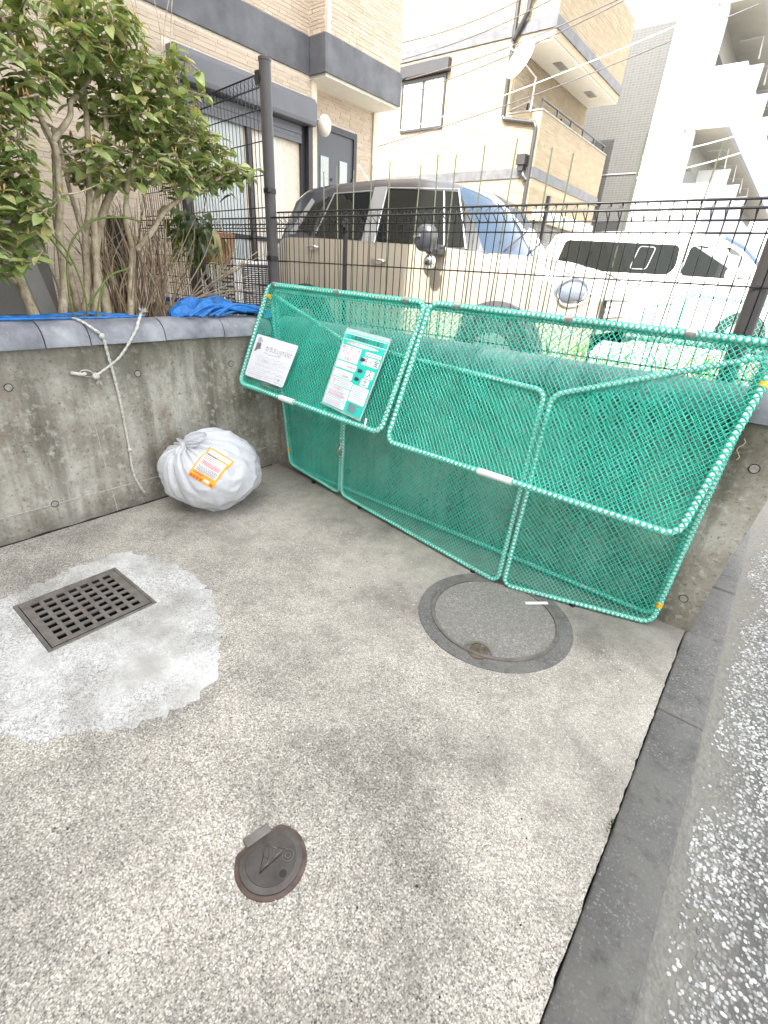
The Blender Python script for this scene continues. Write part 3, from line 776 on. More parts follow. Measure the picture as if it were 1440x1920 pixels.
add_panel(SIDE_L, 'side_panel', thin=True); add_panel(FRONT, 'front_panel', thin=True); add_panel(SIDE_R, 'side_panel', thin=True)
BACK = Panel((.20, .062, .045), (2.94, .055, .03), (.05, .062, 1.35), (2.99, .062, 1.34), .05, .0, 21)
add_panel(BACK, 'back_panel', thin=True, pitch=.030)
# sleeves, clips, tapes and feet
def along(pn, q0, q1, r, name, m, sag=False):
    P = pn.at(np.array([q0, q1]), sag=sag); MB().cyl(tuple(P[0]), tuple(P[1]), r, 12).build(name, m, cage, smooth=True, sharp=50)
along(LID_L, (.455, 0), (.60, 0), .0185, 'grip_sleeve', M['sleeve']); along(LID_R, (.615, 0), (.81, 0), .0175, 'grip_sleeve', M['sleeve'])
for pn, u in ((LID_L, .06), (LID_L, .67), (LID_L, 1.22), (LID_R, .17), (LID_R, .76), (LID_R, 1.25)):
    P = pn.at(np.array([[u - .018, pn.H], [u + .018, pn.H]]), sag=False)
    MB().cyl(tuple(P[0]), tuple(P[1]), .0195, 12).build('hinge_clip', M['clip'], cage, smooth=True, sharp=50)
for pn, q0, q1 in ((SIDE_L, (0, .10), (0, .122)), (SIDE_R, (SIDE_R.W, .09), (SIDE_R.W, .112)), (LID_L, (.03, LID_L.H - .09), (.052, LID_L.H - .09)), (LID_R, (LID_R.W, LID_R.H - .17), (LID_R.W, LID_R.H - .15))):
    along(pn, q0, q1, .0165, 'yellow_band', M['yellow'])
for p in ((2.053, -.205), (2.60, -.115), (1.05, -.06), (.5, .01)):
    MB().disc(p, .016, .0, .016, 16).build('rubber_foot', M['rubber'], cage)
MB().cyl((.828, -.035, .33), (.832, -.035, .43), .012, 10).tube([(.83, -.045, .40), (.825, -.055, .35)], .005, 6).build('latch', M['clip'], cage, smooth=True)
P = LID_L.at(np.array([[1.25, -.005], [1.24, .05]]), off=.02, sag=False)
MB().tube(P, .006, 8).build('hook', M['sleeve'], cage, smooth=True)

# ------------------------------------------------------------------ notice boards hung on the lid
def text_mb(items, to3, m, name, parent):
    """items: (string, x, y, size, align) in board units; flat lettering merged into one mesh"""
    mb = MB()
    for s, x, y, size, al in items:
        cu = bpy.data.curves.new('t', 'FONT'); cu.body = s; cu.size = size; cu.align_x = al; cu.resolution_u = 2
        ob = bpy.data.objects.new('t', cu)
        me = bpy.data.meshes.new_from_object(ob)
        V = np.zeros(len(me.vertices) * 3); me.vertices.foreach_get('co', V); V = V.reshape(-1, 3)
        if len(V): mb.add(to3(V[:, 0] + x, V[:, 1] + y), [tuple(p.vertices) for p in me.polygons])
        bpy.data.objects.remove(ob); bpy.data.curves.remove(cu); bpy.data.meshes.remove(me)
    return mb.build(name, m, parent, kind='stuff')
class Board:
    def __init__(s, tl, tr, br, bl, wide):
        s.q = [np.array(p, float) for p in (tl, tr, br, bl)]; s.w = wide
        s.h = wide * np.linalg.norm(s.q[3] - s.q[0]) / np.linalg.norm(s.q[1] - s.q[0])
        n = np.cross(s.q[1] - s.q[0], s.q[3] - s.q[0]); n /= np.linalg.norm(n); s.n = n if n[1] < 0 else -n
    def p(s, x, y, lift=0):      # y from the top down
        u = np.atleast_1d(x) / s.w; v = np.atleast_1d(y) / s.h; u = u[:, None]; v = v[:, None]
        P = (1 - u) * (1 - v) * s.q[0] + u * (1 - v) * s.q[1] + u * v * s.q[2] + (1 - u) * v * s.q[3]
        return P + s.n * lift
    def plate(s, poly, z0, z1, mb=None):
        mb = mb or MB(); a = np.array(poly); k = len(a)
        V = np.vstack([s.p(a[:, 0], a[:, 1], z0), s.p(a[:, 0], a[:, 1], z1)])
        return mb.add(V, [tuple(range(k))[::-1], tuple(range(k, 2 * k))] + [(i, (i + 1) % k, k + (i + 1) % k, k + i) for i in range(k)])
    def flat(s, poly, z, mb):
        a = np.array(poly); return mb.add(s.p(a[:, 0], a[:, 1], z), [tuple(range(len(a)))])
    def text(s, items, z, m, name, parent): return text_mb([(t, x, -y, sz, al) for t, x, y, sz, al in items], lambda X, Y: s.p(X, -Y, z), m, name, parent)
def rr(x0, y0, x1, y1, r=0, n=4):
    if r == 0: return [(x0, y0), (x1, y0), (x1, y1), (x0, y1)]
    o = []
    for cx_, cy_, a0 in ((x1 - r, y0 + r, -90), (x1 - r, y1 - r, 0), (x0 + r, y1 - r, 90), (x0 + r, y0 + r, 180)):
        for k in range(n + 1):
            a = math.radians(a0 + 90 * k / n); o.append((cx_ + r * math.cos(a), cy_ + r * math.sin(a)))
    return o
off = Vector((0, -.018, .006))
def lift(*ps): return [tuple(Vector(p) + off) for p in ps]
b1 = Board(*lift((.093, -.118, 1.063), (.532, -.129, 1.036), (.517, -.264, .777), (.103, -.257, .796)), 100)
s1 = empty('notice_board', tuple(b1.p(50, b1.h / 2)[0]), 'white plastic notice board with grey print hung at the left end of the net lid', 'sign')
H1 = b1.h
b1.plate(rr(0, 0, 100, H1, 3), -.004, 0).build('board', M['sign'], s1)
b1.text([('カラスいけいけ', 30, 22, 9.5, 'LEFT')], .0012, M['sign_line'], 'title_lettering', s1)
b1.text([('ゴミを確実に入れてください', 17, 41, 6.3, 'LEFT'), ('はみ出さないようにしてください', 17, 48, 5.0, 'LEFT')], .0012, M['sign_pale'], 'notice_lettering', s1)
b1.text([('M', 86, H1 - 5.5, 7, 'CENTER')], .0012, M['sign_line'], 'size_letter', s1)
mb = MB()
def ell(cx_, cy_, a, b, n=18): return [(cx_ + a * math.cos(k * 2 * PI / n), cy_ + b * math.sin(k * 2 * PI / n)) for k in range(n)]
b1.flat(ell(12, 17, 6, 6.5), .0012, mb); b1.flat([(6, 20), (9, 27), (13, 23), (19, 22), (17, 15)], .0016, mb); b1.flat([(7, 21), (4, 29), (9, 26)], .0014, mb)
mb.build('bird_emblem', M['sign_line'], s1)
mb = MB(); b1.flat(ell(11.5, 8.5, 4.6, 5.2), .0016, mb); b1.flat([(14, 5), (21, 9), (14, 11)], .002, mb); mb.build('bird_head', M['sign_pale'], s1)
mb = MB()
def bline(b, pts, wd, z, mb):
    for (xa, ya), (xb, yb) in zip(pts[:-1], pts[1:]):
        dx, dy = xb - xa, yb - ya; l = math.hypot(dx, dy) or 1; ox, oy = -dy / l * wd / 2, dx / l * wd / 2
        b.flat([(xa + ox, ya + oy), (xb + ox, yb + oy), (xb - ox, yb - oy), (xa - ox, ya - oy)], z, mb)
def wav(y, x0, x1, a=1.5): return [(x, y + a * math.sin(x * .42)) for x in np.linspace(x0, x1, 50)]
bline(b1, wav(33, 13, 92), .5, .001, mb); bline(b1, wav(53, 13, 92), .5, .001, mb)
bline(b1, [(29, 25), (45, 27), (72, 25), (64, 22.8)], 1.0, .001, mb)
for k in range(5): bline(b1, [(80, 12 + k * 2.6), (93 - (k % 2) * 3, 12 + k * 2.6)], .6, .001, mb)
for k in range(4): bline(b1, [(8, 60 + k * 3), (44, 60 + k * 3)], .5, .001, mb)
for k in range(5): bline(b1, [(54, 62 + k * 3), (70, 62 + k * 3)], .6, .001, mb)
bline(b1, rr(5, 57, 47, H1 - 5) + [(5, 57)], .4, .001, mb); bline(b1, rr(77, H1 - 14, 95, H1 - 3.5) + [(77, H1 - 14)], .6, .001, mb); bline(b1, rr(52, 60, 95, 74) + [(52, 60)], .4, .001, mb)
mb.build('printed_lines', M['sign_pale'], s1, kind='stuff')

b2 = Board(*lift((.898, -.051, 1.182), (1.246, -.061, 1.159), (1.234, -.289, .723), (.905, -.272, .759)), 100)
H2 = b2.h
s2 = empty('notice_board', tuple(b2.p(50, H2 / 2)[0]), 'tall teal and white collection day notice in a clear sleeve on the net lid', 'sign')
t = NT('clear_plastic_sleeve'); t.bs(Base_Color=(.80, .86, .86, 1), Roughness=.12, Transmission_Weight=.0, Alpha=.35); M['clear'] = t.m
b2.plate(rr(-2, -1, 102, H2 + 2, 1), -.004, -.002).build('clear_sleeve', M['clear'], s2)
k_ = H2 / 168.0     # artwork drawn on a 100 x 168 sheet below a 10 unit clear header
def y_(v): return (10 + v) * H2 / 180.0
b2.plate(rr(1, y_(-2), 99, H2 - 1), -.002, 0).build('card', M['teal'], s2)
mb = MB()
def wp(x0, y0, x1, y1, r=0): b2.flat(rr(x0, y_(y0), x1, y_(y1), r), .0008, mb)
wp(2, 0, 98, 1.4); wp(2, 13, 98, 14.4)
b2.flat(ell(48, y_(20.5), 38, 3.6 * k_, 24), .0008, mb)
wp(2, 27, 50, 62); wp(2, 65, 52, 80); wp(2, 84, 50, 101); wp(2, 103, 56, 120); wp(2, 122, 56, 148); wp(2, 149.5, 56, 167)
wp(60, 29, 97, 37, 1); wp(59, 40, 97, 58, 3); wp(76, 66, 95, 84, 2.5); wp(72, 86, 91, 103, 2.5); wp(58, 105, 97, 142)
mb.build('white_panel', M['white_print'], s2)
b2.text([('ごみ集積場所の収集日', 50, y_(11), 8.6, 'CENTER'), ('月・金', 78, y_(54), 12.5, 'CENTER'), ('火', 85.5, y_(80.5), 14, 'CENTER'), ('土', 81.5, y_(99.5), 13, 'CENTER')], .0016, M['dark_print'], 'day_lettering', s2)
b2.text([('燃やすごみ', 26, y_(37.5), 9.2, 'CENTER'), ('プラスチック製容器包装', 27, y_(75), 4.5, 'CENTER'), ('缶・びん・ペットボトル', 26, y_(91), 4.4, 'CENTER'), ('小さな金属類', 26, y_(98.5), 5.2, 'CENTER')], .0016, M['purple_print'], 'kind_lettering', s2)
b2.text([('燃えないごみ', 26, y_(46), 6.3, 'CENTER'), ('スプレー缶', 26, y_(53), 6, 'CENTER'), ('乾電池', 26, y_(60), 6, 'CENTER')], .0016, M['purple_print'], 'sort_lettering', s2)
b2.text([('古紙', 9, y_(111), 6, 'CENTER'), ('古布', 9, y_(118), 6, 'CENTER'), ('収集は朝８時までに出してください', 48, y_(22.6), 4.6, 'CENTER'), ('不法投棄禁止！', 27, y_(129.5), 6.2, 'CENTER')], .0016, M['red_print'], 'red_lettering', s2)
mb = MB()
for (xx, yv) in ((54, 48), (57, 73), (56, 92)): b2.flat([(xx, y_(yv - 4)), (xx + 8, y_(yv - 4)), (xx + 12, y_(yv)), (xx + 8, y_(yv + 4)), (xx, y_(yv + 4))], .0016, mb)
mb.build('arrow', M['dark_print'], s2)
mb = MB(); mr = MB()
for k in range(4): bline(b2, [(17, y_(106 + k * 3.6)), (53 - (k % 3) * 4, y_(106 + k * 3.6))], 1.0, .0014, mb)
for k in range(6): bline(b2, [(5, y_(133 + k * 2.5)), (52 - (k * 7 % 9), y_(133 + k * 2.5))], .9, .0014, mr if k in (3, 4) else mb)
for k in range(5): bline(b2, [(5, y_(153 + k * 3)), (53 - (k * 5 % 11), y_(153 + k * 3))], .9, .0014, mr if k == 2 else mb)
for k in range(7): bline(b2, [(61, y_(109 + k * 4)), (93 - (k * 5 % 12), y_(109 + k * 4))], .9, .0014, mb)
bline(b2, [(62, y_(33)), (95, y_(33))], 1.6, .0014, mb)
mb.build('small_print', M['blue_print'], s2, kind='stuff'); mr.build('small_red_print', M['red_print'], s2, kind='stuff')
mb = MB()
for k in range(6): bline(b2, [(64, y_(147 + k * 3.2)), (90 - (k * 7 % 10), y_(147 + k * 3.2))], 1.3, .0014, mb)
mb.build('footer_print', M['purple_print'], s2, kind='stuff')

# ------------------------------------------------------------------ rubbish bag
bag = empty('rubbish_bag', (.27, -.72, 0), 'knotted white plastic rubbish bag with an orange edged label against the left wall', 'rubbish bag')
bc = Vector((.285, -.715, .235)); kd = Vector((-.10, -.42, .66)).normalized()
ku = kd.orthogonal().normalized(); kv = kd.cross(ku)
LD = Vector((.58, -.56, .45)).normalized()
nu, nv = 150, 110
V = np.zeros((nu, nv, 3))
for i in range(nu):
    ph = 2 * PI * i / nu
    for j in range(nv):
        th = PI * j / (nv - 1)
        d = kd * math.cos(th) + (ku * math.cos(ph) + kv * math.sin(ph)) * math.sin(th)
        R = Vector((d.x * .31, d.y * .32, d.z * .262))
        # pleats that run out from the knot and fade
        fo = math.exp(-((th - .55) / .75) ** 2)
        pl = .5 * abs(noise.noise((math.cos(ph) * 3.2, math.sin(ph) * 3.2, 1.0))) + .5 * abs(math.sin(ph * 9 + 2.5 * noise.noise((math.cos(ph) * 2, math.sin(ph) * 2, 4))))
        k = 1 + fo * .24 * (pl - .42)
        q = d * 2.1
        rid = 1 - abs(noise.noise((q.x * 1.3 + 3, q.y * 1.3, q.z * 1.3))) * 2
        k += .035 * (max(0, rid) ** 2 - .3) * (1 - .5 * fo) + .022 * max(0, 1 - 3 * abs(noise.noise((q.x * 1.1 + 7, q.y * 1.1 + 5, q.z * 1.1)))) - .02 * abs(noise.noise((q.x * 2.2, q.y * 2.2 + 5, q.z * 3))) * (1 - .4 * fo) + .05 * noise.noise((q.x * .8, q.y * .8, q.z * .8 + 9)) + .006 * noise.noise((q.x * 4, q.y * 4, q.z * 4))
        lw_ = math.exp(-((d - LD).length / .5) ** 4)
        k = k + (1.0 - k) * .85 * lw_
        k -= .10 * math.exp(-(th / .22) ** 2)
        P = bc + R * k
        if P.z < .0:
            P.z = .0 + .003 * abs(noise.noise((P.x * 30, P.y * 30, 0)))
        if P.z < .16:
            s_ = 1 - .30 * ((.16 - P.z) / .16) ** 1.5; tx, ty = .40, -.79
            P.x = tx + (P.x - tx) * s_; P.y = ty + (P.y - ty) * s_
        if P.x < -.012: P.x = -.012
        V[i, j] = P
mb = MB().grid(V, True)
skin = mb.build('skin', M['bag'], bag, smooth=True)
kp = V[:, 0].mean(0); kp = Vector(kp)
mb = MB(); 
for k in range(4):
    a = kd if k == 0 else (kd + Vector((random.gauss(0, .5), random.gauss(0, .5), random.gauss(0, .5)))).normalized()
    u = a.orthogonal().normalized(); v = a.cross(u)
    mb.tube([tuple(kp + kd * .018 + .014 * (math.cos(q) * u + math.sin(q) * v)) for q in np.linspace(0, 2 * PI, 12)[:-1]], .011, 7, closed=True)
mb.build('knot', M['bag'], bag, smooth=True)
right = Vector(r0); up = -Vector(r1); tocam = -Vector(r2)
def ear(tip, wdt, name):
    mb = MB(); n1, n2 = 14, 21; V = np.zeros((n1, n2, 3)); a = kp + kd * .02; ax = (tip - a); side = ax.cross(tocam).normalized()
    for i in range(n1):
        t = i / (n1 - 1); w_ = wdt * (math.sin(PI * min(1, .12 + t * .80)) ** .8) * (1 if t < .85 else 1 - (t - .85) * 2.5)
        for j in range(n2):
            s = j / (n2 - 1) * 2 - 1
            V[i, j] = a + ax * t + side * s * w_ + tocam * (.012 * math.cos(s * 8 + t) * (.3 + .6 * t) + .025 * math.sin(t * PI))
    mb.grid(V); return mb.build(name, M['bag'], bag, smooth=True)
ear(kp + right * .155 + up * .075 + tocam * .06, .042, 'tied_ear'); ear(kp + right * .12 + up * .015 + tocam * .07, .028, 'tied_ear')
ear(kp - right * .01 - up * .07 + tocam * .06, .036, 'tied_ear')
# label: wrapped on the skin by dropping its grid along the view-independent direction of its own normal
bvh = BVHTree.FromObject(skin, bpy.context.evaluated_depsgraph_get())
lc = Vector((.485, -.835, .345)); ln = Vector((.50, -.70, .51)).normalized()
lx = Vector((.80, .60, .0)); lx = (lx - ln * lx.dot(ln)).normalized(); ly = ln.cross(lx)
ca, sa = math.cos(math.radians(-27)), math.sin(math.radians(-27))
lx, ly = lx * ca + ly * sa, ly * ca - lx * sa
LW, LH = .165, .215
def on_skin(x, y, off):
    o = lc + lx * (x - .5) * LW + ly * (.5 - y) * LH
    h = bvh.ray_cast(o + ln * .4, -ln)
    return (h[0] if h[0] else o) + ln * off
def patch(x0, y0, x1, y1, off, name, m, n=12, parent=None):
    V = np.array([[on_skin(x0 + (x1 - x0) * i / n, y0 + (y1 - y0) * j / n, off) for j in range(n + 1)] for i in range(n + 1)])
    return MB().grid(V).build(name, m, parent, smooth=True)
lab = patch(0, 0, 1, 1, .005, 'label_sheet', M['orange'], 18, bag)
patch(.07, .04, .93, .17, .009, 'header_panel', M['paper'], 8, lab); patch(.07, .22, .93, .76, .009, 'white_panel', M['paper'], 14, lab); patch(.60, .86, .80, .94, .009, 'tick_box', M['paper'], 4, lab)
mbs = {'red_lines': MB(), 'grey_lines': MB(), 'flame_print': MB()}
def strip(mb, x0, x1, y, h, off=.0125, n=8):
    V = np.array([[on_skin(x0 + (x1 - x0) * i / n, y + h * j, off) for j in (0, 1)] for i in range(n + 1)]); mb.grid(V)
strip(mbs['grey_lines'], .10, .52, .185, .03)
for k in range(3): strip(mbs['grey_lines'], .11, .88 - .1 * k, .25 + k * .045, .012)
for k in range(4): strip(mbs['red_lines'], .12 + .05 * (k % 2), .88, .40 + k * .036, .014)
for k in range(5):
    y = .57 + k * .036
    for a in np.arange(.14 + .04 * (k % 2), .86, .075): strip(mbs['grey_lines'], a, a + .05, y, .018, n=2)
for a in np.arange(.06, .9, .13):
    if not .55 < a < .8: strip(mbs['flame_print'], a, a + .10, .90, .08, .009, 3)
strip(mbs['red_lines'], .1, .5, .80, .03)
mbs['red_lines'].build('red_lines', M['red_print'], lab); mbs['grey_lines'].build('grey_lines', M['sign_line'], lab); mbs['flame_print'].build('flame_print', M['redor'], lab)

# ------------------------------------------------------------------ paper strip, fallen leaves, weeds
MB().add([(2.40, -.285, .012), (2.50, -.19, .016), (2.512, -.203, .016), (2.418, -.302, .0125), (2.40, -.285, .0128), (2.50, -.19, .0168), (2.512, -.203, .0168), (2.418, -.302, .0133)], [(0, 1, 2, 3), (4, 5, 6, 7), (0, 1, 5, 4), (2, 3, 7, 6)])
o = MB().box(-.06, .06, -.011, .011, 0, .0008).build('paper_strip', M['paper']); o.location = (2.455, -.245, .0115); o.rotation_euler = (0, -.02, .75)
tag(o, 'narrow strip of white paper lying on the manhole cover at the foot of the cage', 'paper')
def leaf_mesh(L, W, bend, fold, name, seg=5, teeth=0):
    mb = MB(); V = []
    for i in range(seg + 1):
        t = i / seg; wv = W / 2 * (math.sin(PI * min(1, t ** .85)) ** .8) if 0 < t < 1 else .0006
        x = L * t; z = -bend * L * t * t
        V += [(x, -wv, z + fold * wv), (x, 0, z), (x, wv, z + fold * wv)]
    F = []
    for i in range(seg):
        for j in range(2): a = i * 3 + j; F.append((a, a + 3, a + 4, a + 1))
    mb.add(V, F); return mb.mesh(name, smooth=True)
M['fallen'] = plain('yellowing_fallen_leaf', (.22, .20, .04), .6, var=.4, scale=60)
fl = leaf_mesh(.05, .024, .2, .5, 'fallen_leaf'); fl.materials.append(M['fallen'])
for k, (x, y, r, lb) in enumerate(((.95, -.075, 1.0, 'small fallen leaf, curled, under the left corner of the cage front'), (1.10, -.10, 2.4, 'yellow green fallen leaf on the concrete just in front of the cage front'))):
    tag(link('fallen_leaf', fl, None, loc=(x, y, .012), rot=(.2, .3, r)), lb, 'leaf', 'fallen leaves by the cage')
mb = MB()
for k in range(26):
    q = random.uniform(0, 6.3); c = Vector((3.094 + random.uniform(-.004, .004), -1.16 + random.gauss(0, .018), -.01))
    d = Vector((math.cos(q) * .5, math.sin(q) * .5, 1)) * random.uniform(.012, .026)
    mb.tube([tuple(c), tuple(c + d * .6), tuple(c + d)], [.001, .0018, .0004], 3)
tag(mb.build('weed_tuft', M['leaf_dark']), 'tiny green weed growing in the crack beside the kerb', 'weed')

# ------------------------------------------------------------------ shrub behind the left wall
SHX = -.34
sh = empty('garden_shrub', (SHX, -1.0, 1.1), 'large leafy shrub with many pale stems and glossy leaves growing behind the left wall', 'shrub')
STEMS = [
    ([(-1.35, 1.08), (-1.37, 1.17), (-1.38, 1.31), (-1.39, 1.42), (-1.37, 1.55), (-1.33, 1.72), (-1.30, 1.95)], .032, .012, .05),
    ([(-1.38, 1.31), (-1.46, 1.40), (-1.55, 1.46)], .016, .008, .02),
    ([(-1.24, 1.08), (-1.23, 1.19), (-1.17, 1.37), (-1.14, 1.59), (-1.12, 1.74), (-1.09, 1.94), (-1.08, 2.02), (-1.12, 2.12), (-1.15, 2.25), (-1.2, 2.45)], .026, .010, .06),
    ([(-1.08, 2.02), (-.99, 2.13), (-.95, 2.21), (-.88, 2.27), (-.82, 2.38), (-.8, 2.55)], .016, .007, .05),
    ([(-1.08, 1.08), (-1.09, 1.19), (-1.08, 1.38), (-1.09, 1.64), (-1.07, 1.82), (-1.02, 2.1)], .026, .010, -.08),
    ([(-1.10, 1.08), (-1.08, 1.20), (-1.03, 1.32), (-.98, 1.58), (-.94, 1.76), (-.87, 2.21), (-.85, 2.5)], .030, .010, 0),
    ([(-1.02, 1.08), (-1.04, 1.19), (-.98, 1.38), (-.92, 1.72), (-.82, 1.99), (-.78, 2.3)], .030, .010, .04),
    ([(-.94, 1.08), (-.95, 1.17), (-.93, 1.30), (-.95, 1.44), (-.86, 1.72), (-.74, 1.89), (-.53, 2.01), (-.38, 2.15)], .036, .012, -.03),
    ([(-.86, 1.08), (-.84, 1.19), (-.79, 1.36), (-.74, 1.54), (-.77, 1.70), (-.72, 1.92), (-.63, 2.06), (-.6, 2.3)], .022, .009, .05),
    ([(-.74, 1.54), (-.64, 1.65), (-.53, 1.76), (-.38, 1.86), (-.25, 1.92), (-.10, 2.02), (.05, 2.08)], .017, .006, .08),
    ([(-.93, 1.44), (-.98, 1.58), (-1.0, 1.8), (-1.0, 2.1)], .018, .008, -.05),
    ([(-1.2, 1.08), (-1.16, 1.3), (-1.2, 1.5), (-1.28, 1.66), (-1.32, 1.9)], .015, .007, -.1),
]
TIPS = []
for pts, ra, rb, dx in STEMS:
    P = bez([(SHX + dx + .03 * math.sin(i * 1.7) + .02 * dx * i, y, z) for i, (y, z) in enumerate(pts)], 7)
    rr_ = np.linspace(ra * .96, rb * 1.05, len(P)) * (1 + .10 * np.array([noise.noise((p[1] * 18, p[2] * 18, 1)) for p in P]))
    MB().tube(P, rr_, 9).build('stem', M['bark'], sh, smooth=True)
    for p in P[len(P) // 2:]: TIPS.append(p)
# crown of twigs and leaves (y-z outline of the crown seen from the yard)
def in_crown(y, z):
    if y < -1.75 or y > .16: return False
    lo = np.interp(y, [-1.75, -1.45, -1.30, -1.22, -1.0, -.75, -.5, -.3, -.1, .16], [1.36, 1.38, 1.52, 1.70, 1.80, 1.88, 1.90, 1.93, 1.97, 2.05])
    hi = np.interp(y, [-1.75, -1.3, -.9, -.6, -.42, -.28, -.1, .16], [2.7, 2.72, 2.70, 2.62, 2.58, 2.42, 2.20, 2.12])
    return lo < z < hi
twigs = MB(); nodes = []
tries = 0
while len(nodes) < 950 and tries < 30000:
    tries += 1
    y = random.uniform(-1.75, .16); z = random.uniform(1.4, 2.85)
    if not in_crown(y, z): continue
    if noise.noise((y * 3.3, z * 3.3, 4.4)) < -.34: continue
    x = SHX + random.gauss(.03, .19) * (1 if y < -.3 else .5)
    x = min(x, -.06)
    e = np.array((x, y, z)); T = np.array(TIPS); d = np.linalg.norm((T - e) * (1, 1, 1) + (0, 0, .12 * 0), axis=1) + .5 * np.maximum(0, T[:, 2] - e[2])
    b = T[np.argmin(d)]; mid = (b + e) / 2 + np.array((random.gauss(0, .03), random.gauss(0, .03), -.02))
    P = bez([tuple(b), tuple(mid), tuple(e)], 4)
    if np.linalg.norm(b - e) < .75:
        twigs.tube(P, np.linspace(.0055, .0022, len(P)), 4)
        nodes.append((Vector(e), Vector(e - mid).normalized()))
        if len(TIPS) < 1600 and random.random() < .5: TIPS.append(e)
# bare upright shoots poking out of the top
for k in range(16):
    y = random.uniform(-1.3, -.35); b = np.array((SHX + random.gauss(0, .1), y, 2.45)); l = random.uniform(.25, .55)
    e = b + np.array((random.gauss(0, .03), random.gauss(.03, .07), l))
    twigs.tube(bez([tuple(b), tuple((b + e) / 2 + np.array((.01, random.gauss(0, .02), 0))), tuple(e)], 4), np.linspace(.0035, .0014, 9), 4)
twigs.build('twigs', M['bark'], sh, kind='stuff', smooth=True)
variants = [leaf_mesh(.088, .042, .22, .35, 'leaf'), leaf_mesh(.075, .038, .35, .25, 'leaf'), leaf_mesh(.096, .040, .12, .5, 'leaf'), leaf_mesh(.062, .032, .4, .15, 'leaf')]
for v in variants: v.materials.append(M['leaf'])
leaves = []
for e, d in nodes:
    n_ = random.randint(4, 7); base = random.uniform(0, 6.3)
    for k in range(n_):
        q = base + k * 2.4 + random.gauss(0, .3); c = e - d * .016 * k
        out = Vector((math.cos(q), math.sin(q), random.uniform(-.55, .35))).normalized()
        dirv = (out + d * .25 + Vector((.25, -.15, -.15))).normalized()
        upv = (Vector((0, 0, 1)) + Vector((random.gauss(.2, .35), random.gauss(-.1, .35), 0))).normalized()
        yv = upv.cross(dirv).normalized(); zv = dirv.cross(yv)
        mt = Matrix((dirv, yv, zv)).transposed().to_4x4(); mt.translation = c
        leaves.append((random.randrange(4), mt, random.choice((.6, .75, .9, 1.0, 1.15, 1.3))))
camv = Vector((3.035, -2.361, 1.5))
leaves.sort(key=lambda l: (l[1].translation - camv).length - .25 * l[2])
near = [l for l in leaves if l[1].translation.y > -1.5][:300]; ids = set(id(l) for l in near)
for vi, mt, s in near:
    o = link('leaf', variants[vi]); o.matrix_basis = mt @ Matrix.Scale(s, 4); par(o, sh)
rest = MB()
VC = []
for v in variants:
    a = np.zeros(len(v.vertices) * 3); v.vertices.foreach_get('co', a); VC.append((a.reshape(-1, 3), [tuple(p.vertices) for p in v.polygons]))
for l in leaves:
    if id(l) in ids: continue
    vi, mt, s = l; A = np.array(mt.to_3x3()) * s
    rest.add(VC[vi][0] @ A.T + np.array(mt.translation), VC[vi][1])
rest.build('leaves', M['leaf'], sh, kind='stuff', smooth=True)
buds = MB()
for e, d in nodes:
    if random.random() < .75:
        for k in range(random.randint(1, 2)):
            c = e + Vector((random.gauss(0, .012), random.gauss(0, .012), 0)); t = c + Vector((random.gauss(0, .006), random.gauss(0, .006), random.uniform(.018, .035)))
            buds.tube([tuple(c), tuple((c + t) / 2), tuple(t)], [.0018, .0045, .0008], 5)
buds.build('buds', M['bud'], sh, kind='stuff', smooth=True)
# green briar stems crossing the shrub
gs = NT('green_briar_stem'); gs.bs(Base_Color=(.13, .17, .035, 1), Roughness=.6)
br = empty('briar', (-.16, -1.1, 1.1), 'thin green thorny stems arching in front of the pale shrub stems', 'plant')
for pts in ([(-1.20, 1.12), (-1.21, 1.3), (-1.15, 1.52), (-1.02, 1.66), (-.85, 1.70), (-.72, 1.69)], [(-1.14, 1.12), (-1.13, 1.3), (-1.16, 1.5), (-1.3, 1.68), (-1.36, 1.8)], [(-1.13, 1.22), (-1.04, 1.33), (-.95, 1.40), (-.84, 1.44)], [(-1.10, 1.12), (-1.06, 1.26), (-1.0, 1.36)], [(-1.16, 1.44), (-1.24, 1.56), (-1.28, 1.66)]):
    MB().tube(bez([(-.17 + .02 * math.sin(i * 2), y, z) for i, (y, z) in enumerate(pts)], 7), .0055, 6).build('stem', gs.m, br, smooth=True)
# thicket of dry stalks
mb = MB()
for k in range(135):
    y = random.uniform(-.86, -.55); x = -.52 + random.gauss(0, .14); l = random.uniform(.35, .78)
    lean = (y + .72) * 1.0 + random.gauss(.06, .22)
    e = Vector((x + random.gauss(0, .1), y + lean * l, 1.1 + l))
    m_ = Vector((x, y, 1.1)).lerp(e, .55) + Vector((0, random.gauss(0, .045), 0))
    mb.tube(bez([(x, y, 1.07), tuple(m_), tuple(e)], 5), np.linspace(random.uniform(.0028, .0068), .0014, 11), 5)
    if random.random() < .5:
        q = m_ + Vector((random.gauss(0, .08), random.gauss(0, .1), random.uniform(.1, .25))); mb.tube([tuple(m_), tuple(q)], [.003, .0012], 4)
tag(mb.build('dry_stalks', M['twig'], kind='stuff'), 'thicket of dry brown stalks between the shrub and the mesh fence', 'stalks')
mb = MB()
for k in range(16):
    a = Vector((-.30, -.42, 1.25)); e = Vector((-.15 + random.gauss(0, .08), random.uniform(-.2, .16), random.uniform(1.3, 1.62)))
    mb.tube(bez([tuple(a), tuple(a.lerp(e, .5) + Vector((0, 0, random.gauss(-.02, .03)))), tuple(e)], 5), np.linspace(.0045, .0014, 11), 4)
    for j in range(2):
        p = a.lerp(e, random.uniform(.5, .9)); q = p + Vector((random.gauss(0, .03), random.uniform(-.02, .07), random.uniform(.0, .08))); mb.tube([tuple(p), tuple(q)], [.002, .001], 4)
tag(mb.build('bare_twigs', M['twig']), 'bare reddish twigs reaching across the mesh towards the corner post', 'twigs')
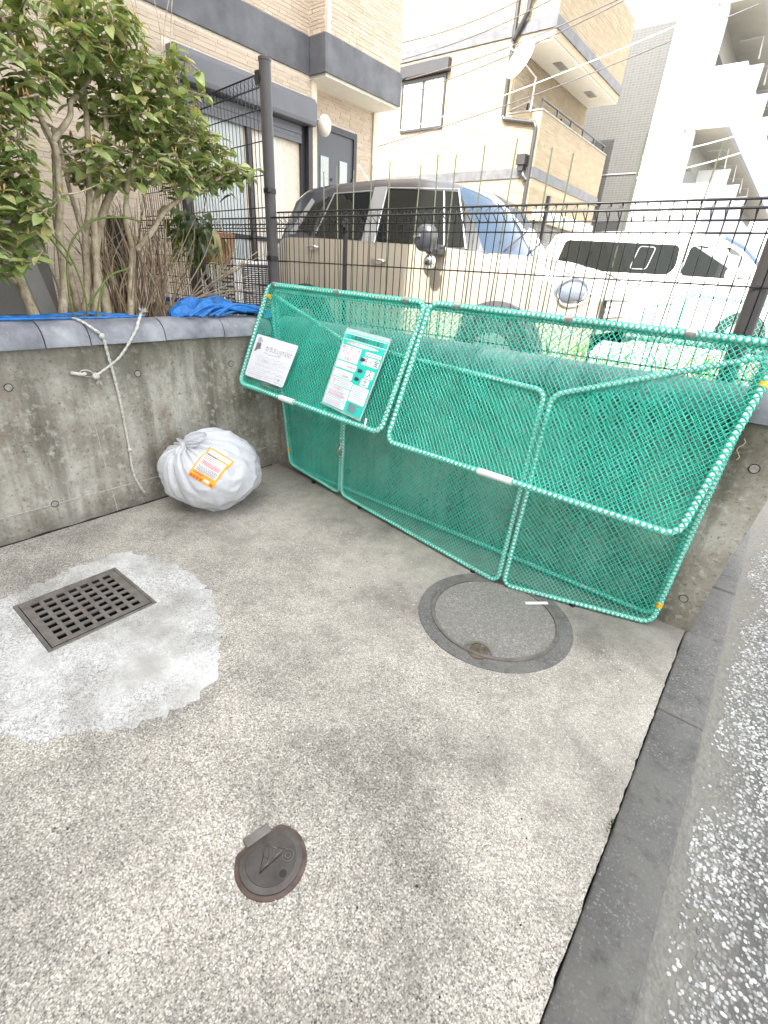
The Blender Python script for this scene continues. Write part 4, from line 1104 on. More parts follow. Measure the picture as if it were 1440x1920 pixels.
# boards, dark post behind the shrub
o = MB().box(-1.2, -1.16, -1.6, -.93, 1.0, 1.66).build('board', M['slab']); tag(o, 'grey board leaning upright behind the shrub stems at far left', 'board')
o = MB().add([(-1.05, -1.08, 1.0), (-1.05, -.98, 1.0), (-1.05, -1.12, 1.72), (-1.05, -1.22, 1.72), (-1.0, -1.08, 1.0), (-1.0, -.98, 1.0), (-1.0, -1.12, 1.72), (-1.0, -1.22, 1.72)], [(0, 1, 2, 3), (4, 5, 6, 7), (0, 1, 5, 4), (1, 2, 6, 5), (2, 3, 7, 6), (3, 0, 4, 7)]).build('plank', M['slab2']); tag(o, 'pale narrow plank slanting behind the shrub stems', 'plank')
o = MB().box(-.98, -.88, -.60, -.47, 1.0, 1.75).build('post', M['darkwood'], bevel=.006); tag(o, 'thick dark stained post behind the dry stalks', 'post')
o = MB().tube(bez([(-.7, .05, 1.05), (-.72, .05, 1.3), (-.78, .04, 1.45), (-.8, .03, 1.72)], 5), .022, 10).build('bent_pole', M['black'], smooth=True); tag(o, 'bent black pole behind the tall mesh panel', 'pole')

# ------------------------------------------------------------------ hanging pot with spider plant
pot = empty('hanging_planter', (-1.02, .30, 1.5), 'tan hanging pot of trailing striped spider plant and dark leaves on the mesh fence', 'plant pot')
V = np.array([[(-1.02 + r * math.cos(q), .31 + .7 * r * math.sin(q), z) for r, z in ((.02, 1.49), (.15, 1.50), (.19, 1.60), (.215, 1.72), (.20, 1.725), (.18, 1.70))] for q in np.linspace(0, 2 * PI, 25)[:-1]])
MB().grid(V, True).build('pot', M['terracotta'], pot, smooth=True, sharp=60)
MB().disc((-1.02, .31), .13, 1.66, 1.69, 20).build('soil', M['soil'], pot)
MB().tube([(-.85, .30, 1.72), (-.98, .29, 1.98), (-1.0, .27, 2.0)], .004, 5).tube([(-1.2, .30, 1.72), (-1.0, .27, 2.0)], .004, 5).build('hanger', M['clip'], pot)
bl = MB()
for k in range(150):
    q = random.uniform(0, 2 * PI); c = Vector((-.98 + .1 * math.cos(q), .20 + .08 * math.sin(q), 1.72)); l = random.uniform(.22, .46)
    o_ = Vector((math.cos(q) - .5, math.sin(q) - .8, 0)).normalized(); wv = Vector((-o_.y, o_.x, 0)) * random.uniform(.006, .011)
    V = []
    for i in range(7):
        t = i / 6; p = c + o_ * l * .75 * t + Vector((0, 0, .12 * t - .55 * l / .38 * t * t * .95)); V.append([tuple(p - wv * (1 - t)), tuple(p + wv * (1 - t))])
    bl.grid(np.array(V))
bl.build('blades', M['blade'], pot, kind='stuff', smooth=True)
dm = [v.copy() for v in variants[:2]]
for v in dm: v.materials.clear(); v.materials.append(M['leaf_dark'])
for k in range(80):
    c = Vector((-.74 + random.gauss(0, .10), -.06 + random.gauss(0, .075), 1.74 + random.gauss(0, .09)))
    o = link('leaf', random.choice(dm), loc=c, rot=(random.uniform(-.6, .6), random.uniform(.2, 1.3), random.uniform(-2.4, .4)), scale=(1.35,) * 3); par(o, pot)
# air conditioner behind the mesh
ac = empty('air_conditioner', (-1.95, 1.45, .62), 'ivory outdoor air conditioner unit on blocks behind the tall mesh panel', 'air conditioner')
MB().box(-2.1, -1.8, 1.05, 1.85, .98, 1.54).build('casing', M['ac'], ac, bevel=.012)
mb = MB()
for k in range(22): mb.box(-1.8, -1.792, 1.16, 1.62, 1.03 + k * .021, 1.036 + k * .021)
mb.build('grille', M['ac'], ac); MB().box(-1.802, -1.796, 1.14, 1.64, 1.01, 1.51).build('grille_back', M['ac_dark'], ac)
mb = MB()
for k in range(12): mb.box(-2.06, -1.84, 1.044, 1.052, 1.03 + k * .04, 1.048 + k * .04)
mb.build('side_louvre', M['ac_dark'], ac)
for y in (1.2, 1.7): MB().box(-2.1, -1.8, y - .06, y + .06, .62, .978).build('block', M['slab'], ac)
MB().tube(bez([(-2.0, 1.04, 1.15), (-2.0, .98, 1.1), (-2.05, .95, .95), (-2.1, 1.0, .85)], 5), .022, 8).build('hose', M['ac'], ac, smooth=True)
bs_ = empty('basin', (-2.4, .8, .98), 'white basin with a blue rim half hidden behind the dry stalks and mesh', 'basin')
V = np.array([[(-2.45 + r * math.cos(q), .85 + r * .8 * math.sin(q), z) for r, z in ((.0, .97), (.22, .97), (.33, 1.12), (.31, 1.12), (.2, 1.0), (.0, .99))] for q in np.linspace(0, 2 * PI, 29)[:-1]])
MB().grid(V, True).build('bowl', M['basin'], bs_, smooth=True, sharp=50)
V = np.array([[(-2.45 + r * math.cos(q), .85 + r * .8 * math.sin(q), z) for r, z in ((.322, 1.09), (.345, 1.10), (.345, 1.135), (.315, 1.135))] for q in np.linspace(0, 2 * PI, 29)[:-1]])
MB().grid(V, True).build('rim', M['basin_rim'], bs_, smooth=True)
o = MB().box(-2.8, -2.1, .55, 1.15, .62, .968).build('stand', M['slab2']); tag(o, 'low pale concrete stand under the basin behind the mesh', 'stand')

# ------------------------------------------------------------------ blue mesh netting bundled on the coping
mb = MB()
n1, n2 = 40, 34
def blue_sheet(mb, path, wid, amp, seed, zfold):
    P = bez(path, 8); V = np.zeros((len(P), 16, 3))
    for i, p in enumerate(P):
        for j in range(16):
            s = j / 15 - .5
            V[i, j] = (p[0] + s * wid * .8, p[1] + .02 * noise.noise((i * .3, j * .5, seed)), p[2] + amp * abs(noise.noise((i * .10, j * .45, seed + 3))) * 2 - zfold * abs(s) ** 1.5)
    mb.grid(V)
blue_sheet(mb, [(-.12, -.66, 1.17), (-.14, -.5, 1.20), (-.16, -.36, 1.235), (-.15, -.2, 1.23), (-.13, -.05, 1.205), (-.06, .06, 1.19), (.02, .09, 1.12), (.06, .05, 1.00), (.09, .04, .93)], .15, .04, 2, .12)
blue_sheet(mb, [(-.18, -.6, 1.17), (-.22, -.4, 1.22), (-.22, -.2, 1.21), (-.2, .02, 1.18)], .16, .06, 8, .1)
for k in range(10):
    y0 = random.uniform(-.62, -.3); mb.tube(bez([(-.05 + random.gauss(0, .03), y0, 1.18), (-.06, y0 + .2, 1.23 + random.gauss(0, .01)), (-.04, y0 + .45, 1.20)], 6), .009, 6)
tag(mb.build('blue_netting', M['blue'], smooth=True), 'bundle of bright blue mesh netting heaped on the coping by the corner post', 'netting')
mb = MB()
blue_sheet(mb, [(-.19, -2.0, 1.18), (-.17, -1.6, 1.185), (-.18, -1.45, 1.18), (-.18, -1.2, 1.195), (-.18, -1.0, 1.19), (-.18, -.86, 1.175)], .035, .008, 5, .03)
mb.tube(bez([(-.10, -2.2, 1.176), (-.10, -1.7, 1.178), (-.10, -1.3, 1.178), (-.11, -1.0, 1.176), (-.13, -.82, 1.18)], 6), .007, 7)
tag(mb.build('blue_netting', M['blue'], smooth=True), 'thin blue net edge and cord lying along the coping under the shrub', 'netting')

# ------------------------------------------------------------------ garden stakes and stones
ST = [(.29, 2.08), (.41, 2.10), (.56, 2.07), (.71, 2.09), (.85, 2.10), (1.08, 2.07), (1.19, 2.11), (1.31, 2.10), (1.48, 2.13), (1.66, 2.14), (1.85, 2.09), (1.96, 2.06), (2.27, 2.11), (2.57, 2.05)]
nth = ['first', 'second', 'third', 'fourth', 'fifth', 'sixth', 'seventh', 'eighth', 'ninth', 'tenth', 'eleventh', 'twelfth', 'thirteenth', 'fourteenth']
for (x, z), w_ in zip(ST, nth):
    ln_ = random.gauss(0, .03) + (.06 if x in (1.08, 1.66, 2.57) else 0)
    o = MB().tube([(x - ln_, .335, .60), (x - ln_ * .4, .33, 1.4), (x, .32, z)], .0038, 6).build('garden_stake', M['stake'], smooth=True)
    tag(o, f'thin pale garden stake behind the low mesh fence, {w_} from the left', 'stake', 'garden stakes behind the low fence')
for (x, y, sx, sy, sz), lb in zip(((2.20, .85, .10, .08, .09), (2.40, .78, .12, .09, .075), (1.72, .7, .10, .08, .08)), ('taller white garden stone behind the back wall, seen through the cage net', 'broad white garden stone behind the wall, nearest the outer fence post', 'dull white garden stone behind the wall, farthest from the outer post')):
    bm = bmesh.new(); bmesh.ops.create_icosphere(bm, subdivisions=3, radius=1)
    for v in bm.verts:
        k = 1 + .22 * noise.noise(v.co * 1.6 + Vector((x * 9, 0, 0))); v.co = Vector((v.co.x * sx * k, v.co.y * sy * k, v.co.z * sz * k))
    me = bpy.data.meshes.new('garden_stone'); bm.to_mesh(me); bm.free()
    for p in me.polygons: p.use_smooth = True
    tag(link('garden_stone', me, M['white_wall'], loc=(x, y, 1.13 if x > 1.9 else .68)), lb, 'stone', 'white stones in the garden bed')
mb = MB()
for k in range(70):
    c = Vector((random.choice([2.05, 2.3, 2.55, 1.98, 2.75]) + random.gauss(0, .05), random.uniform(.45, .9), 1.09)); q = random.uniform(0, 6.3); l = random.uniform(.06, .16)
    e = c + Vector((math.cos(q) * l * .6, math.sin(q) * l * .6, l)); wv = Vector((-math.sin(q), math.cos(q), 0)) * .008; m_ = c.lerp(e, .5) + Vector((0, 0, .02))
    mb.grid(np.array([[tuple(c - wv * .5), tuple(c + wv * .5)], [tuple(m_ - wv), tuple(m_ + wv)], [tuple(e - wv * .1), tuple(e + wv * .1)]]))
tag(mb.build('bed_plants', M['leaf'], kind='stuff'))

# ------------------------------------------------------------------ second net cage standing beyond the fence
cg2 = empty('net_cage', (2.3, 2.9, .62), 'small green net cage standing beyond the fence in front of the white van', 'net cage')
save = cage; cage = cg2
for pn in (Panel((1.90, 2.9, .66), (2.19, 2.9, .66), (1.90, 2.9, 1.37), (2.19, 2.95, 1.43), .06, .0, 31), Panel((2.22, 2.85, .66), (2.98, 2.85, .66), (2.22, 2.85, 1.50), (2.98, 2.85, 1.45), .06, .0, 33)):
    add_panel(pn, 'panel', thin=True, pitch=.03)
cage = save

# ------------------------------------------------------------------ vehicles
def vehicle(name, label, ox, y0, zg, L, Wd, st, mats, cowl, head, cat):
    """st: (u, top, belt, inset_plan); ox rear x, near side at y0, ground zg"""
    root = empty(name, (ox + L / 2, y0 + Wd / 2, zg), label, cat)
    secs = []
    for u, top, belt, ins in st:
        cab = max(0, top - belt)
        tum = min(.15, .30 * cab)
        half = [(.05 + ins, .22), (.012 + ins, .34), (.0 + ins, .55), (.012 + ins, min(.88, belt - .10)), (.045 + ins, belt)]
        roofe = [(.045 + ins + tum, max(belt + .01, top - .07)), (.045 + ins + tum + .07, max(belt + .02, top - .012)), (Wd / 2, max(belt + .03, top + .012))]
        h = half + roofe
        full = h + [(Wd - v, z) for v, z in h[-2::-1]]
        secs.append([(ox + u, y0 + v, zg + z) for v, z in full])
    A = np.array(secs); ns, npt, _ = A.shape
    body = MB(); roof = MB(); ws = MB(); rear = MB()
    for i in range(ns - 1):
        for j in range(npt - 1):
            jj = min(j, npt - 2 - j)
            um = (st[i][0] + st[i + 1][0]) / 2
            q = (A[i, j], A[i + 1, j], A[i + 1, j + 1], A[i, j + 1])
            if jj >= 4 and um < cowl: (ws if (jj >= 5 and um > head) else roof).quad(*q)
            else: body.quad(*q)
    for end, mbx in ((0, body), (ns - 1, body)):
        mbx.add(A[end], [tuple(range(npt))])
    def weld(mb, nm, m):
        me = mb.mesh(nm); bm = bmesh.new(); bm.from_mesh(me); bmesh.ops.remove_doubles(bm, verts=bm.verts, dist=.0005); bmesh.ops.recalc_face_normals(bm, faces=bm.faces); bm.to_mesh(me); bm.free()
        me.polygons.foreach_set('use_smooth', [True] * len(me.polygons)); me.set_sharp_from_angle(angle=math.radians(38))
        return link(nm, me, m, root)
    weld(body, 'body', mats['body']); weld(roof, 'roof', mats['roof']); weld(ws, 'windscreen', mats['ws'])
    sta = [s[0] for s in st]
    def side(u, z, lift=.006):     # point on the near cabin side
        top = np.interp(u, sta, [s[1] for s in st]); belt = np.interp(u, sta, [s[2] for s in st]); ins = np.interp(u, sta, [s[3] for s in st])
        tum = min(.15, .30 * max(0, top - belt)); ze = max(belt + .01, top - .07)
        pr = [(.22, .05), (.34, .012), (.55, 0), (min(.88, belt - .10), .012), (belt, .045), (ze, .045 + tum)]
        v = np.interp(z, [p[0] for p in pr], [p[1] for p in pr]) + ins
        return (ox + u, y0 + v - lift, zg + z)
    return root, side
def side_poly(side, poly, name, m, root, th=.006, sub=.12):
    P = []
    for i in range(len(poly)):
        a, b = np.array(poly[i]), np.array(poly[(i + 1) % len(poly)]); k = max(1, int(np.linalg.norm(b - a) / sub))
        for t in range(k): P.append(a + (b - a) * t / k)
    V = [side(u, z, th) for u, z in P] + [side(u, z, -.01) for u, z in P]; k = len(P)
    return MB().add(V, [tuple(range(k)), ] + [(i, (i + 1) % k, k + (i + 1) % k, k + i) for i in range(k)]).build(name, m, root)
def roundpoly(pts, r, n=4):
    out = []; k = len(pts)
    for i in range(k):
        p = np.array(pts[i]); a = np.array(pts[i - 1]) - p; b = np.array(pts[(i + 1) % k]) - p
        a = a / np.linalg.norm(a); b = b / np.linalg.norm(b)
        for t in np.linspace(0, 1, n + 1):
            out.append(tuple(p + a * r * (1 - t) ** 2 + b * r * t ** 2))
    return out
def wheel(root, u, y, zg, R=.31, near=True):
    w_ = MB().tube([(u, y, zg + R), (u, y + .02, zg + R), (u, y + .17, zg + R), (u, y + .19, zg + R)], [R - .03, R, R, R - .03], 36).build('wheel', M['tyre'], root, smooth=True, sharp=40)
    MB().tube([(u, y - .006, zg + R), (u, y + .05, zg + R)], [R * .62, R * .64], 28).build('rim', M['rim'], w_, smooth=True, sharp=40)
    MB().tube([(u, y - .014, zg + R), (u, y + .0, zg + R)], [.035, .05], 14).build('hub_cap', M['cladding'], w_)
ZG = .62; CX = -1.72; CY = 1.42
cst = [(.0, .86, .80, .16), (.03, 1.00, .92, .09), (.08, 1.14, 1.06, .05), (.14, 1.22, 1.13, .03), (.22, 1.42, 1.16, .02), (.30, 1.57, 1.165, .01), (.42, 1.625, 1.165, .0), (.8, 1.655, 1.16, .0), (1.3, 1.665, 1.145, .0), (1.8, 1.655, 1.13, .0), (2.1, 1.62, 1.12, .0), (2.26, 1.575, 1.11, .0), (2.36, 1.50, 1.10, .0), (2.48, 1.36, 1.09, .0), (2.62, 1.17, 1.08, .0), (2.68, 1.09, 1.06, .0), (2.85, 1.075, 1.03, .005), (3.1, 1.05, 1.0, .02), (3.3, 1.01, .96, .05), (3.42, .95, .90, .09), (3.50, .84, .80, .15), (3.545, .66, .62, .22), (3.55, .4, .36, .26)]
car, cs = vehicle('parked_car', 'sand beige compact crossover car with black roof parked behind the low mesh fence', CX, CY, ZG, 3.55, 1.48, cst, dict(body=M['beige_paint'], roof=M['black_paint'], ws=M['windscreen']), 2.66, 2.22, 'car')
side_poly(cs, roundpoly([(1.52, 1.142), (2.47, 1.112), (2.36, 1.40), (2.28, 1.515), (1.52, 1.56)], .05), 'front_window', M['glass_dark'], car)
side_poly(cs, roundpoly([(.70, 1.175), (1.33, 1.155), (1.345, 1.555), (.86, 1.555), (.76, 1.47)], .04), 'rear_window', M['glass_dark'], car)
side_poly(cs, roundpoly([(.43, 1.26), (.64, 1.175), (.70, 1.44), (.80, 1.53), (.60, 1.46)], .02), 'quarter_window', M['glass_dark'], car)
side_poly(cs, [(1.345, 1.14), (1.505, 1.135), (1.50, 1.585), (1.355, 1.585)], 'door_pillar', M['silver'], car, .004)
side_poly(cs, [(.30, 1.20), (.40, 1.19), (.60, 1.49), (.545, 1.52)], 'rear_pillar', M['silver'], car, .007)
for pts in ([(.72, 1.205), (.86, 1.55), (1.34, 1.555)], [(1.51, 1.13), (1.515, 1.57), (2.27, 1.53), (2.48, 1.10)], [(2.27, 1.12), (2.12, 1.54)]):
    MB().tube([cs(u, z, .010) for u, z in pts], .008, 6).build('window_trim', M['silver'], car)
for u, z, nm in ((.62, 1.085, 'rear_door_handle'), (1.50, .99, 'front_door_handle')):
    MB().tube([cs(u, z, .012), cs(u + .03, z + .002, .040), cs(u + .14, z - .002, .040), cs(u + .17, z - .004, .012)], .011, 8).build('door_handle', M['chrome'], car, smooth=True)
    V = [cs(u + .085 + .075 * math.cos(q), z + .035 * math.sin(q), .003) for q in np.linspace(0, 2 * PI, 19)[:-1]]; MB().add(V, [tuple(range(18))]).build('handle_recess', M['cladding'] if False else M['beige_paint'], car)
for pts in ([(1.43, .35), (1.425, 1.165)], [(.62, .70), (.68, 1.0), (.66, 1.2)], [(2.46, .40), (2.47, 1.08)], [(2.72, 1.055), (3.35, .96)]):
    MB().tube([cs(u, z, .0012) for u, z in pts], .003, 5).build('panel_gap', M['rubber'], car)
for u in (.62, 2.86):
    V = []; 
    for q in np.linspace(-.15, PI + .15, 27):
        r_ = np.array([(.345, .03), (.35, -.018), (.43, -.014), (.435, .012)])
        V.append([(CX + u + r * math.cos(q), cs(u, .55, 0)[1] + d + .02 * (abs(math.cos(q)) ** 3 if u > 2 else 0), ZG + .31 + r * math.sin(q)) for r, d in r_])
    MB().grid(np.array(V)).build('wheel_arch', M['cladding'], car, smooth=True, sharp=45)
    MB().prism([(CX + u + .345 * math.cos(q), ZG + .31 + .345 * math.sin(q)) for q in np.linspace(0, 2 * PI, 33)[:-1]], 'y', CY - .006, CY + .10).build('wheel_well', M['rubber'], car)
    wheel(car, CX + u, CY - .012, ZG)
mr = MB(); mcx = CX + 2.20
V = []
for th in np.linspace(0, PI, 9):
    V.append([(mcx + .105 * math.sin(th) ** .6 * math.cos(q), CY - .13 + .06 * math.sin(th) ** .6 * math.sin(q), ZG + 1.16 + .10 * math.cos(th)) for q in np.linspace(0, 2 * PI, 17)])
mr.grid(np.array(V)); mo = mr.build('door_mirror', M['black_paint'], car, smooth=True)
MB().tube([(mcx, CY - .10, ZG + 1.09), (mcx + .06, CY + .03, ZG + 1.08)], [.04, .045], 10).build('mirror_arm', M['black_paint'], mo, smooth=True)
MB().tube([(mcx - .09, CY - .175, ZG + 1.17), (mcx - .02, CY - .193, ZG + 1.175)], .012, 6).build('mirror_trim', M['chrome'], mo)
V = []
for th in np.linspace(0, PI, 8): V.append([(mcx + .05 + .06 * math.sin(th) * math.cos(q), CY - .12 + .05 * math.sin(th) * math.sin(q), ZG + .99 + .055 * math.cos(th)) for q in np.linspace(0, 2 * PI, 15)])
MB().grid(np.array(V)).build('under_mirror', M['chrome'], car, smooth=True)
# headlamp, grille, aerial, wipers
def blob(c, rx_, ry_, rz_, name, m, parent, n=14):
    V = [[(c[0] + rx_ * math.sin(th) * math.cos(q), c[1] + ry_ * math.sin(th) * math.sin(q), c[2] + rz_ * math.cos(th)) for q in np.linspace(0, 2 * PI, n + 1)] for th in np.linspace(0, PI, n // 2 + 1)]
    return MB().grid(np.array(V)).build(name, m, parent, smooth=True)
hl = blob((CX + 3.34, CY + .17, ZG + .84), .16, .13, .105, 'headlamp', M['lampglass'], car, 20)
blob((CX + 3.40, CY + .20, ZG + .83), .12, .12, .085, 'bezel', M['chrome'], hl, 18)
MB().tube([(CX + 3.40 + .095 * math.cos(q), CY + .085 + .05 * math.cos(q), ZG + .84 + .095 * math.sin(q)) for q in np.linspace(0, 2 * PI, 21)[:-1]], .010, 6, closed=True).build('lamp_ring', M['chrome'], hl, smooth=True)
gb_ = MB().box(CX + 3.53, CX + 3.56, CY + .42, CY + 1.06, ZG + .66, ZG + .80).build('grille', M['black'], car, bevel=.01)
mb = MB()
for k in range(15):
    for j in range(3): mb.tube([(CX + 3.565, CY + .44 + k * .042 + q[0], ZG + .69 + j * .04 + q[1]) for q in ((0, .02), (.018, 0), (0, -.02), (-.018, 0))], .004, 4, closed=True)
mb.build('grille_mesh', M['chrome'], gb_, kind='stuff')
MB().tube([(CX + 3.55, CY + .38, ZG + .815), (CX + 3.565, CY + .74, ZG + .825), (CX + 3.55, CY + 1.1, ZG + .815)], .012, 8).build('grille_trim', M['chrome'], car)
MB().tube([(CX + .95, CY + .62, ZG + 1.665), (CX + .76, CY + .62, ZG + 1.86)], [.008, .005], 8).build('aerial', M['white_paint'], car)
for a, b in (((2.66, .35, 1.12), (2.53, .95, 1.30)), ((2.66, .85, 1.13), (2.56, 1.30, 1.27))): MB().tube([(CX + a[0] + .02, CY + a[1], ZG + a[2]), (CX + b[0] + .03, CY + b[1], ZG + b[2])], .008, 6).build('wiper', M['black'], car)

VX, VY = -1.35, 7.6
vst = [(.0, .9, .8, .14), (.04, 1.1, 1.0, .06), (.08, 1.25, 1.1, .03), (.16, 1.62, 1.12, .01), (.26, 1.76, 1.12, .0), (.5, 1.80, 1.12, .0), (1.5, 1.82, 1.12, .0), (2.4, 1.80, 1.12, .0), (3.05, 1.76, 1.12, .0), (3.35, 1.62, 1.11, .0), (3.65, 1.36, 1.09, .01), (3.9, 1.14, 1.06, .02), (4.15, 1.06, 1.0, .04), (4.40, .98, .92, .09), (4.5, .8, .76, .15), (4.53, .45, .4, .2)]
van, vsd = vehicle('white_van', 'white minivan with dark tinted side glass parked on the far side beyond the fence', VX, VY, .62, 4.53, 1.7, vst, dict(body=M['white_paint'], roof=M['white_paint'], ws=M['windscreen']), 3.9, 3.05, 'van')
side_poly(vsd, roundpoly([(.42, 1.16), (2.42, 1.15), (2.50, 1.28), (2.46, 1.60), (.50, 1.66)], .09), 'side_window', M['glass_dark'], van)
side_poly(vsd, roundpoly([(2.60, 1.15), (3.62, 1.13), (3.38, 1.46), (3.2, 1.58), (2.62, 1.60)], .08), 'front_window', M['glass_dark'], van)
q_ = roundpoly([(1.78, 1.22), (2.05, 1.22), (2.10, 1.56), (1.84, 1.57)], .05); MB().tube([vsd(u, z, .010) for u, z in q_], .007, 5, closed=True).build('sliding_pane_trim', M['silver'], van)
MB().tube([vsd(.45, 1.0, .01), vsd(2.4, .98, .01)], .008, 5).build('slide_rail', M['silver'], van)
blob((VX + 3.35, VY - .12, .62 + 1.2), .10, .06, .12, 'door_mirror', M['white_paint'], van)
for u in (.7, 3.7):
    MB().prism([(VX + u + .36 * math.cos(q), .62 + .32 + .36 * math.sin(q)) for q in np.linspace(0, 2 * PI, 33)[:-1]], 'y', VY - .006, VY + .10).build('wheel_well', M['rubber'], van)
    wheel(van, VX + u, VY - .02, .62, .32)

# ------------------------------------------------------------------ left house (tan moulded siding)
UNIT = MB().box(-.5, .5, -.5, .5, -.5, .5).mesh('brick', bevel=0)
UNIT2 = UNIT.copy(); UNIT.materials.append(M['brick']); UNIT2.materials.append(M['brick2'])
def brick_rects(u0, u1, z0, z1, h=.06, g=.005, holes=(), lens=(.14, .2, .26, .11)):
    out = []
    z = z0; row = 0
    while z < z1 - .02:
        hh = h * random.choice((.8, 1, 1, 1.25)); zt = min(z + hh, z1)
        u = u0 - random.uniform(0, .2)
        while u < u1:
            l = random.choice(lens); a, b = max(u, u0), min(u + l, u1); u += l
            if b - a < .03: continue
            segs = [(a, b)]
            for hu0, hu1, hz0, hz1 in holes:
                if zt <= hz0 or z >= hz1: continue
                ns_ = []
                for s0, s1_ in segs:
                    if s1_ <= hu0 or s0 >= hu1: ns_.append((s0, s1_))
                    else:
                        if s0 < hu0: ns_.append((s0, hu0))
                        if s1_ > hu1: ns_.append((hu1, s1_))
                segs = ns_
            for s0, s1_ in segs:
                if s1_ - s0 > .02: out.append((s0 + g / 2, s1_ - g / 2, z + g / 2, zt - g / 2))
        z = zt; row += 1
    return out
class Facade:
    """axis 'x': plane x = c facing sgn*X, u is y; axis 'y': plane y = c, u is x"""
    def __init__(s, axis, c, sgn): s.axis, s.c, s.sgn = axis, c, sgn
    def box(s, mb, u0, u1, z0, z1, d0, d1):
        a, b = sorted((s.c + s.sgn * d0, s.c + s.sgn * d1))
        return mb.box(a, b, u0, u1, z0, z1) if s.axis == 'x' else mb.box(u0, u1, a, b, z0, z1)
    def bricks(s, rects, house, unit, m, nind, key=None):
        if key: rects = sorted(rects, key=key)
        mb = MB()
        for k, (a, b, z0, z1) in enumerate(rects):
            d = random.uniform(.003, .0065)
            if k < nind:
                cc = s.c + s.sgn * d / 2; sc = (d, b - a, z1 - z0) if s.axis == 'x' else (b - a, d, z1 - z0)
                loc = (cc, (a + b) / 2, (z0 + z1) / 2) if s.axis == 'x' else ((a + b) / 2, cc, (z0 + z1) / 2)
                link('brick', unit, None, house, loc=loc, scale=sc)
            else: s.box(mb, a, b, z0, z1, 0, d)
        if mb.n: mb.build('brickwork', m, house, kind='stuff')
lh = empty('house', (-4.5, 0, .62), 'tan brick sided house with slate bands and a projecting upper storey, on the left', 'house')
mb = MB()
mb.box(-9, -2.55, -4.4, 2.93, .5, 7.2).box(-9, -2.70, 2.93, 4.28, .5, 7.2)
mb.build('wall', M['brickgap'], lh)
MB().box(-6, -2.28, 2.86, 4.27, 3.602, 7.2).build('upper_storey', M['brickgap'], lh)
MB().box(-6, -2.285, 2.862, 4.265, 3.57, 3.60).build('overhang_soffit', M['soffit'], lh)
F1 = Facade('x', -2.55, 1); F2 = Facade('x', -2.28, 1); F3 = Facade('x', -2.70, 1)
r_up = brick_rects(2.86, 4.27, 3.965, 6.4, .036)
r_w = brick_rects(-1.5, 2.93, .62, 3.57, .036, holes=((.93, 2.80, .62, 3.40),))
r_w2 = brick_rects(-1.5, 2.85, 3.965, 6.2, .036)
r_d = brick_rects(2.96, 4.28, .62, 3.56, .036, holes=((3.0, 3.86, .62, 3.26),))
F2.bricks(r_up, lh, UNIT, M['brick'], 170, key=lambda r: r[2] + .0 * r[0])
F1.bricks(r_w2, lh, UNIT, M['brick'], 90, key=lambda r: r[2] - .5 * r[0])
F3.bricks(r_d, lh, UNIT, M['brick'], 40, key=lambda r: -r[2])
F1.bricks(r_w, lh, UNIT, M['brick'], 0)
# the returns of the projecting storey and of the porch
Fr = Facade('y', 2.86, -1); Fr.bricks(brick_rects(-2.55, -2.29, 3.965, 6.4, .036), lh, UNIT, M['brick'], 0)
mb = MB(); mb.box(-2.55, -2.525, -4.4, 2.83, 3.60, 3.955).box(-2.55, -2.255, 2.832, 2.858, 3.60, 3.955).box(-2.28, -2.255, 2.858, 4.295, 3.60, 3.955).box(-2.9, -2.28, 4.27, 4.295, 3.60, 3.955)
mb.build('slate_band', M['trim'], lh, bevel=.006)
MB().box(-2.545, -2.52, 2.87, 2.945, .62, 3.57).box(-2.56, -2.545, 2.9, 2.945, .62, 3.57).box(-2.69, -2.67, 4.22, 4.30, .62, 3.57).box(-2.272, -2.262, 2.862, 2.93, 3.96, 7.2).build('corner_trim', M['brickgap'], lh)
# terrace window with shutter box
wd = MB()
for b in ((1.02, 1.08, .74, 3.08), (2.66, 2.72, .74, 3.08), (1.08, 2.66, .74, .80), (1.84, 1.91, .80, 3.06)): wd.box(-2.60, -2.51, *b)
wn = wd.build('terrace_window', M['frame'], lh)
MB().box(-2.585, -2.575, 1.08, 1.84, .80, 3.06).box(-2.57, -2.56, 1.91, 2.66, .80, 3.06).build('pane', M['glass'], wn)
cu = MB(); V = []
for y in np.linspace(1.95, 2.40, 70): V.append([(-2.552 + .006 * math.sin(y * 70), y, z) for z in (.82, 3.05)])
cu.grid(np.array(V)); cu.build('curtain', M['curtain'], wn, smooth=True)
MB().box(-2.56, -2.545, 1.12, 1.80, .82, 3.05).build('net_curtain', M['frosted'], wn)
for a, b in ((1.08, 1.84), (1.91, 2.66)): MB().box(-2.56, -2.535, a, b, 1.78, 1.83).build('mid_rail', M['frame'], wn)
shb = MB().prism([(-2.54, 3.08), (-2.37, 3.08), (-2.36, 3.12), (-2.36, 3.30), (-2.40, 3.35), (-2.54, 3.35)], 'y', .96, 2.80).build('shutter_box', M['shutter'], lh, bevel=.008)
mb = MB()
for k in range(4): mb.box(-2.53, -2.50 + .006 * (k % 2), 1.08, 2.66, 3.075 - .045 * (k + 1), 3.072 - .045 * k)
mb.build('shutter_slats', M['shutter'], shb)
for a in (.96, 2.725): MB().box(-2.54, -2.44, a, a + .062, .74, 3.08).build('shutter_rail', M['frame'], shb)
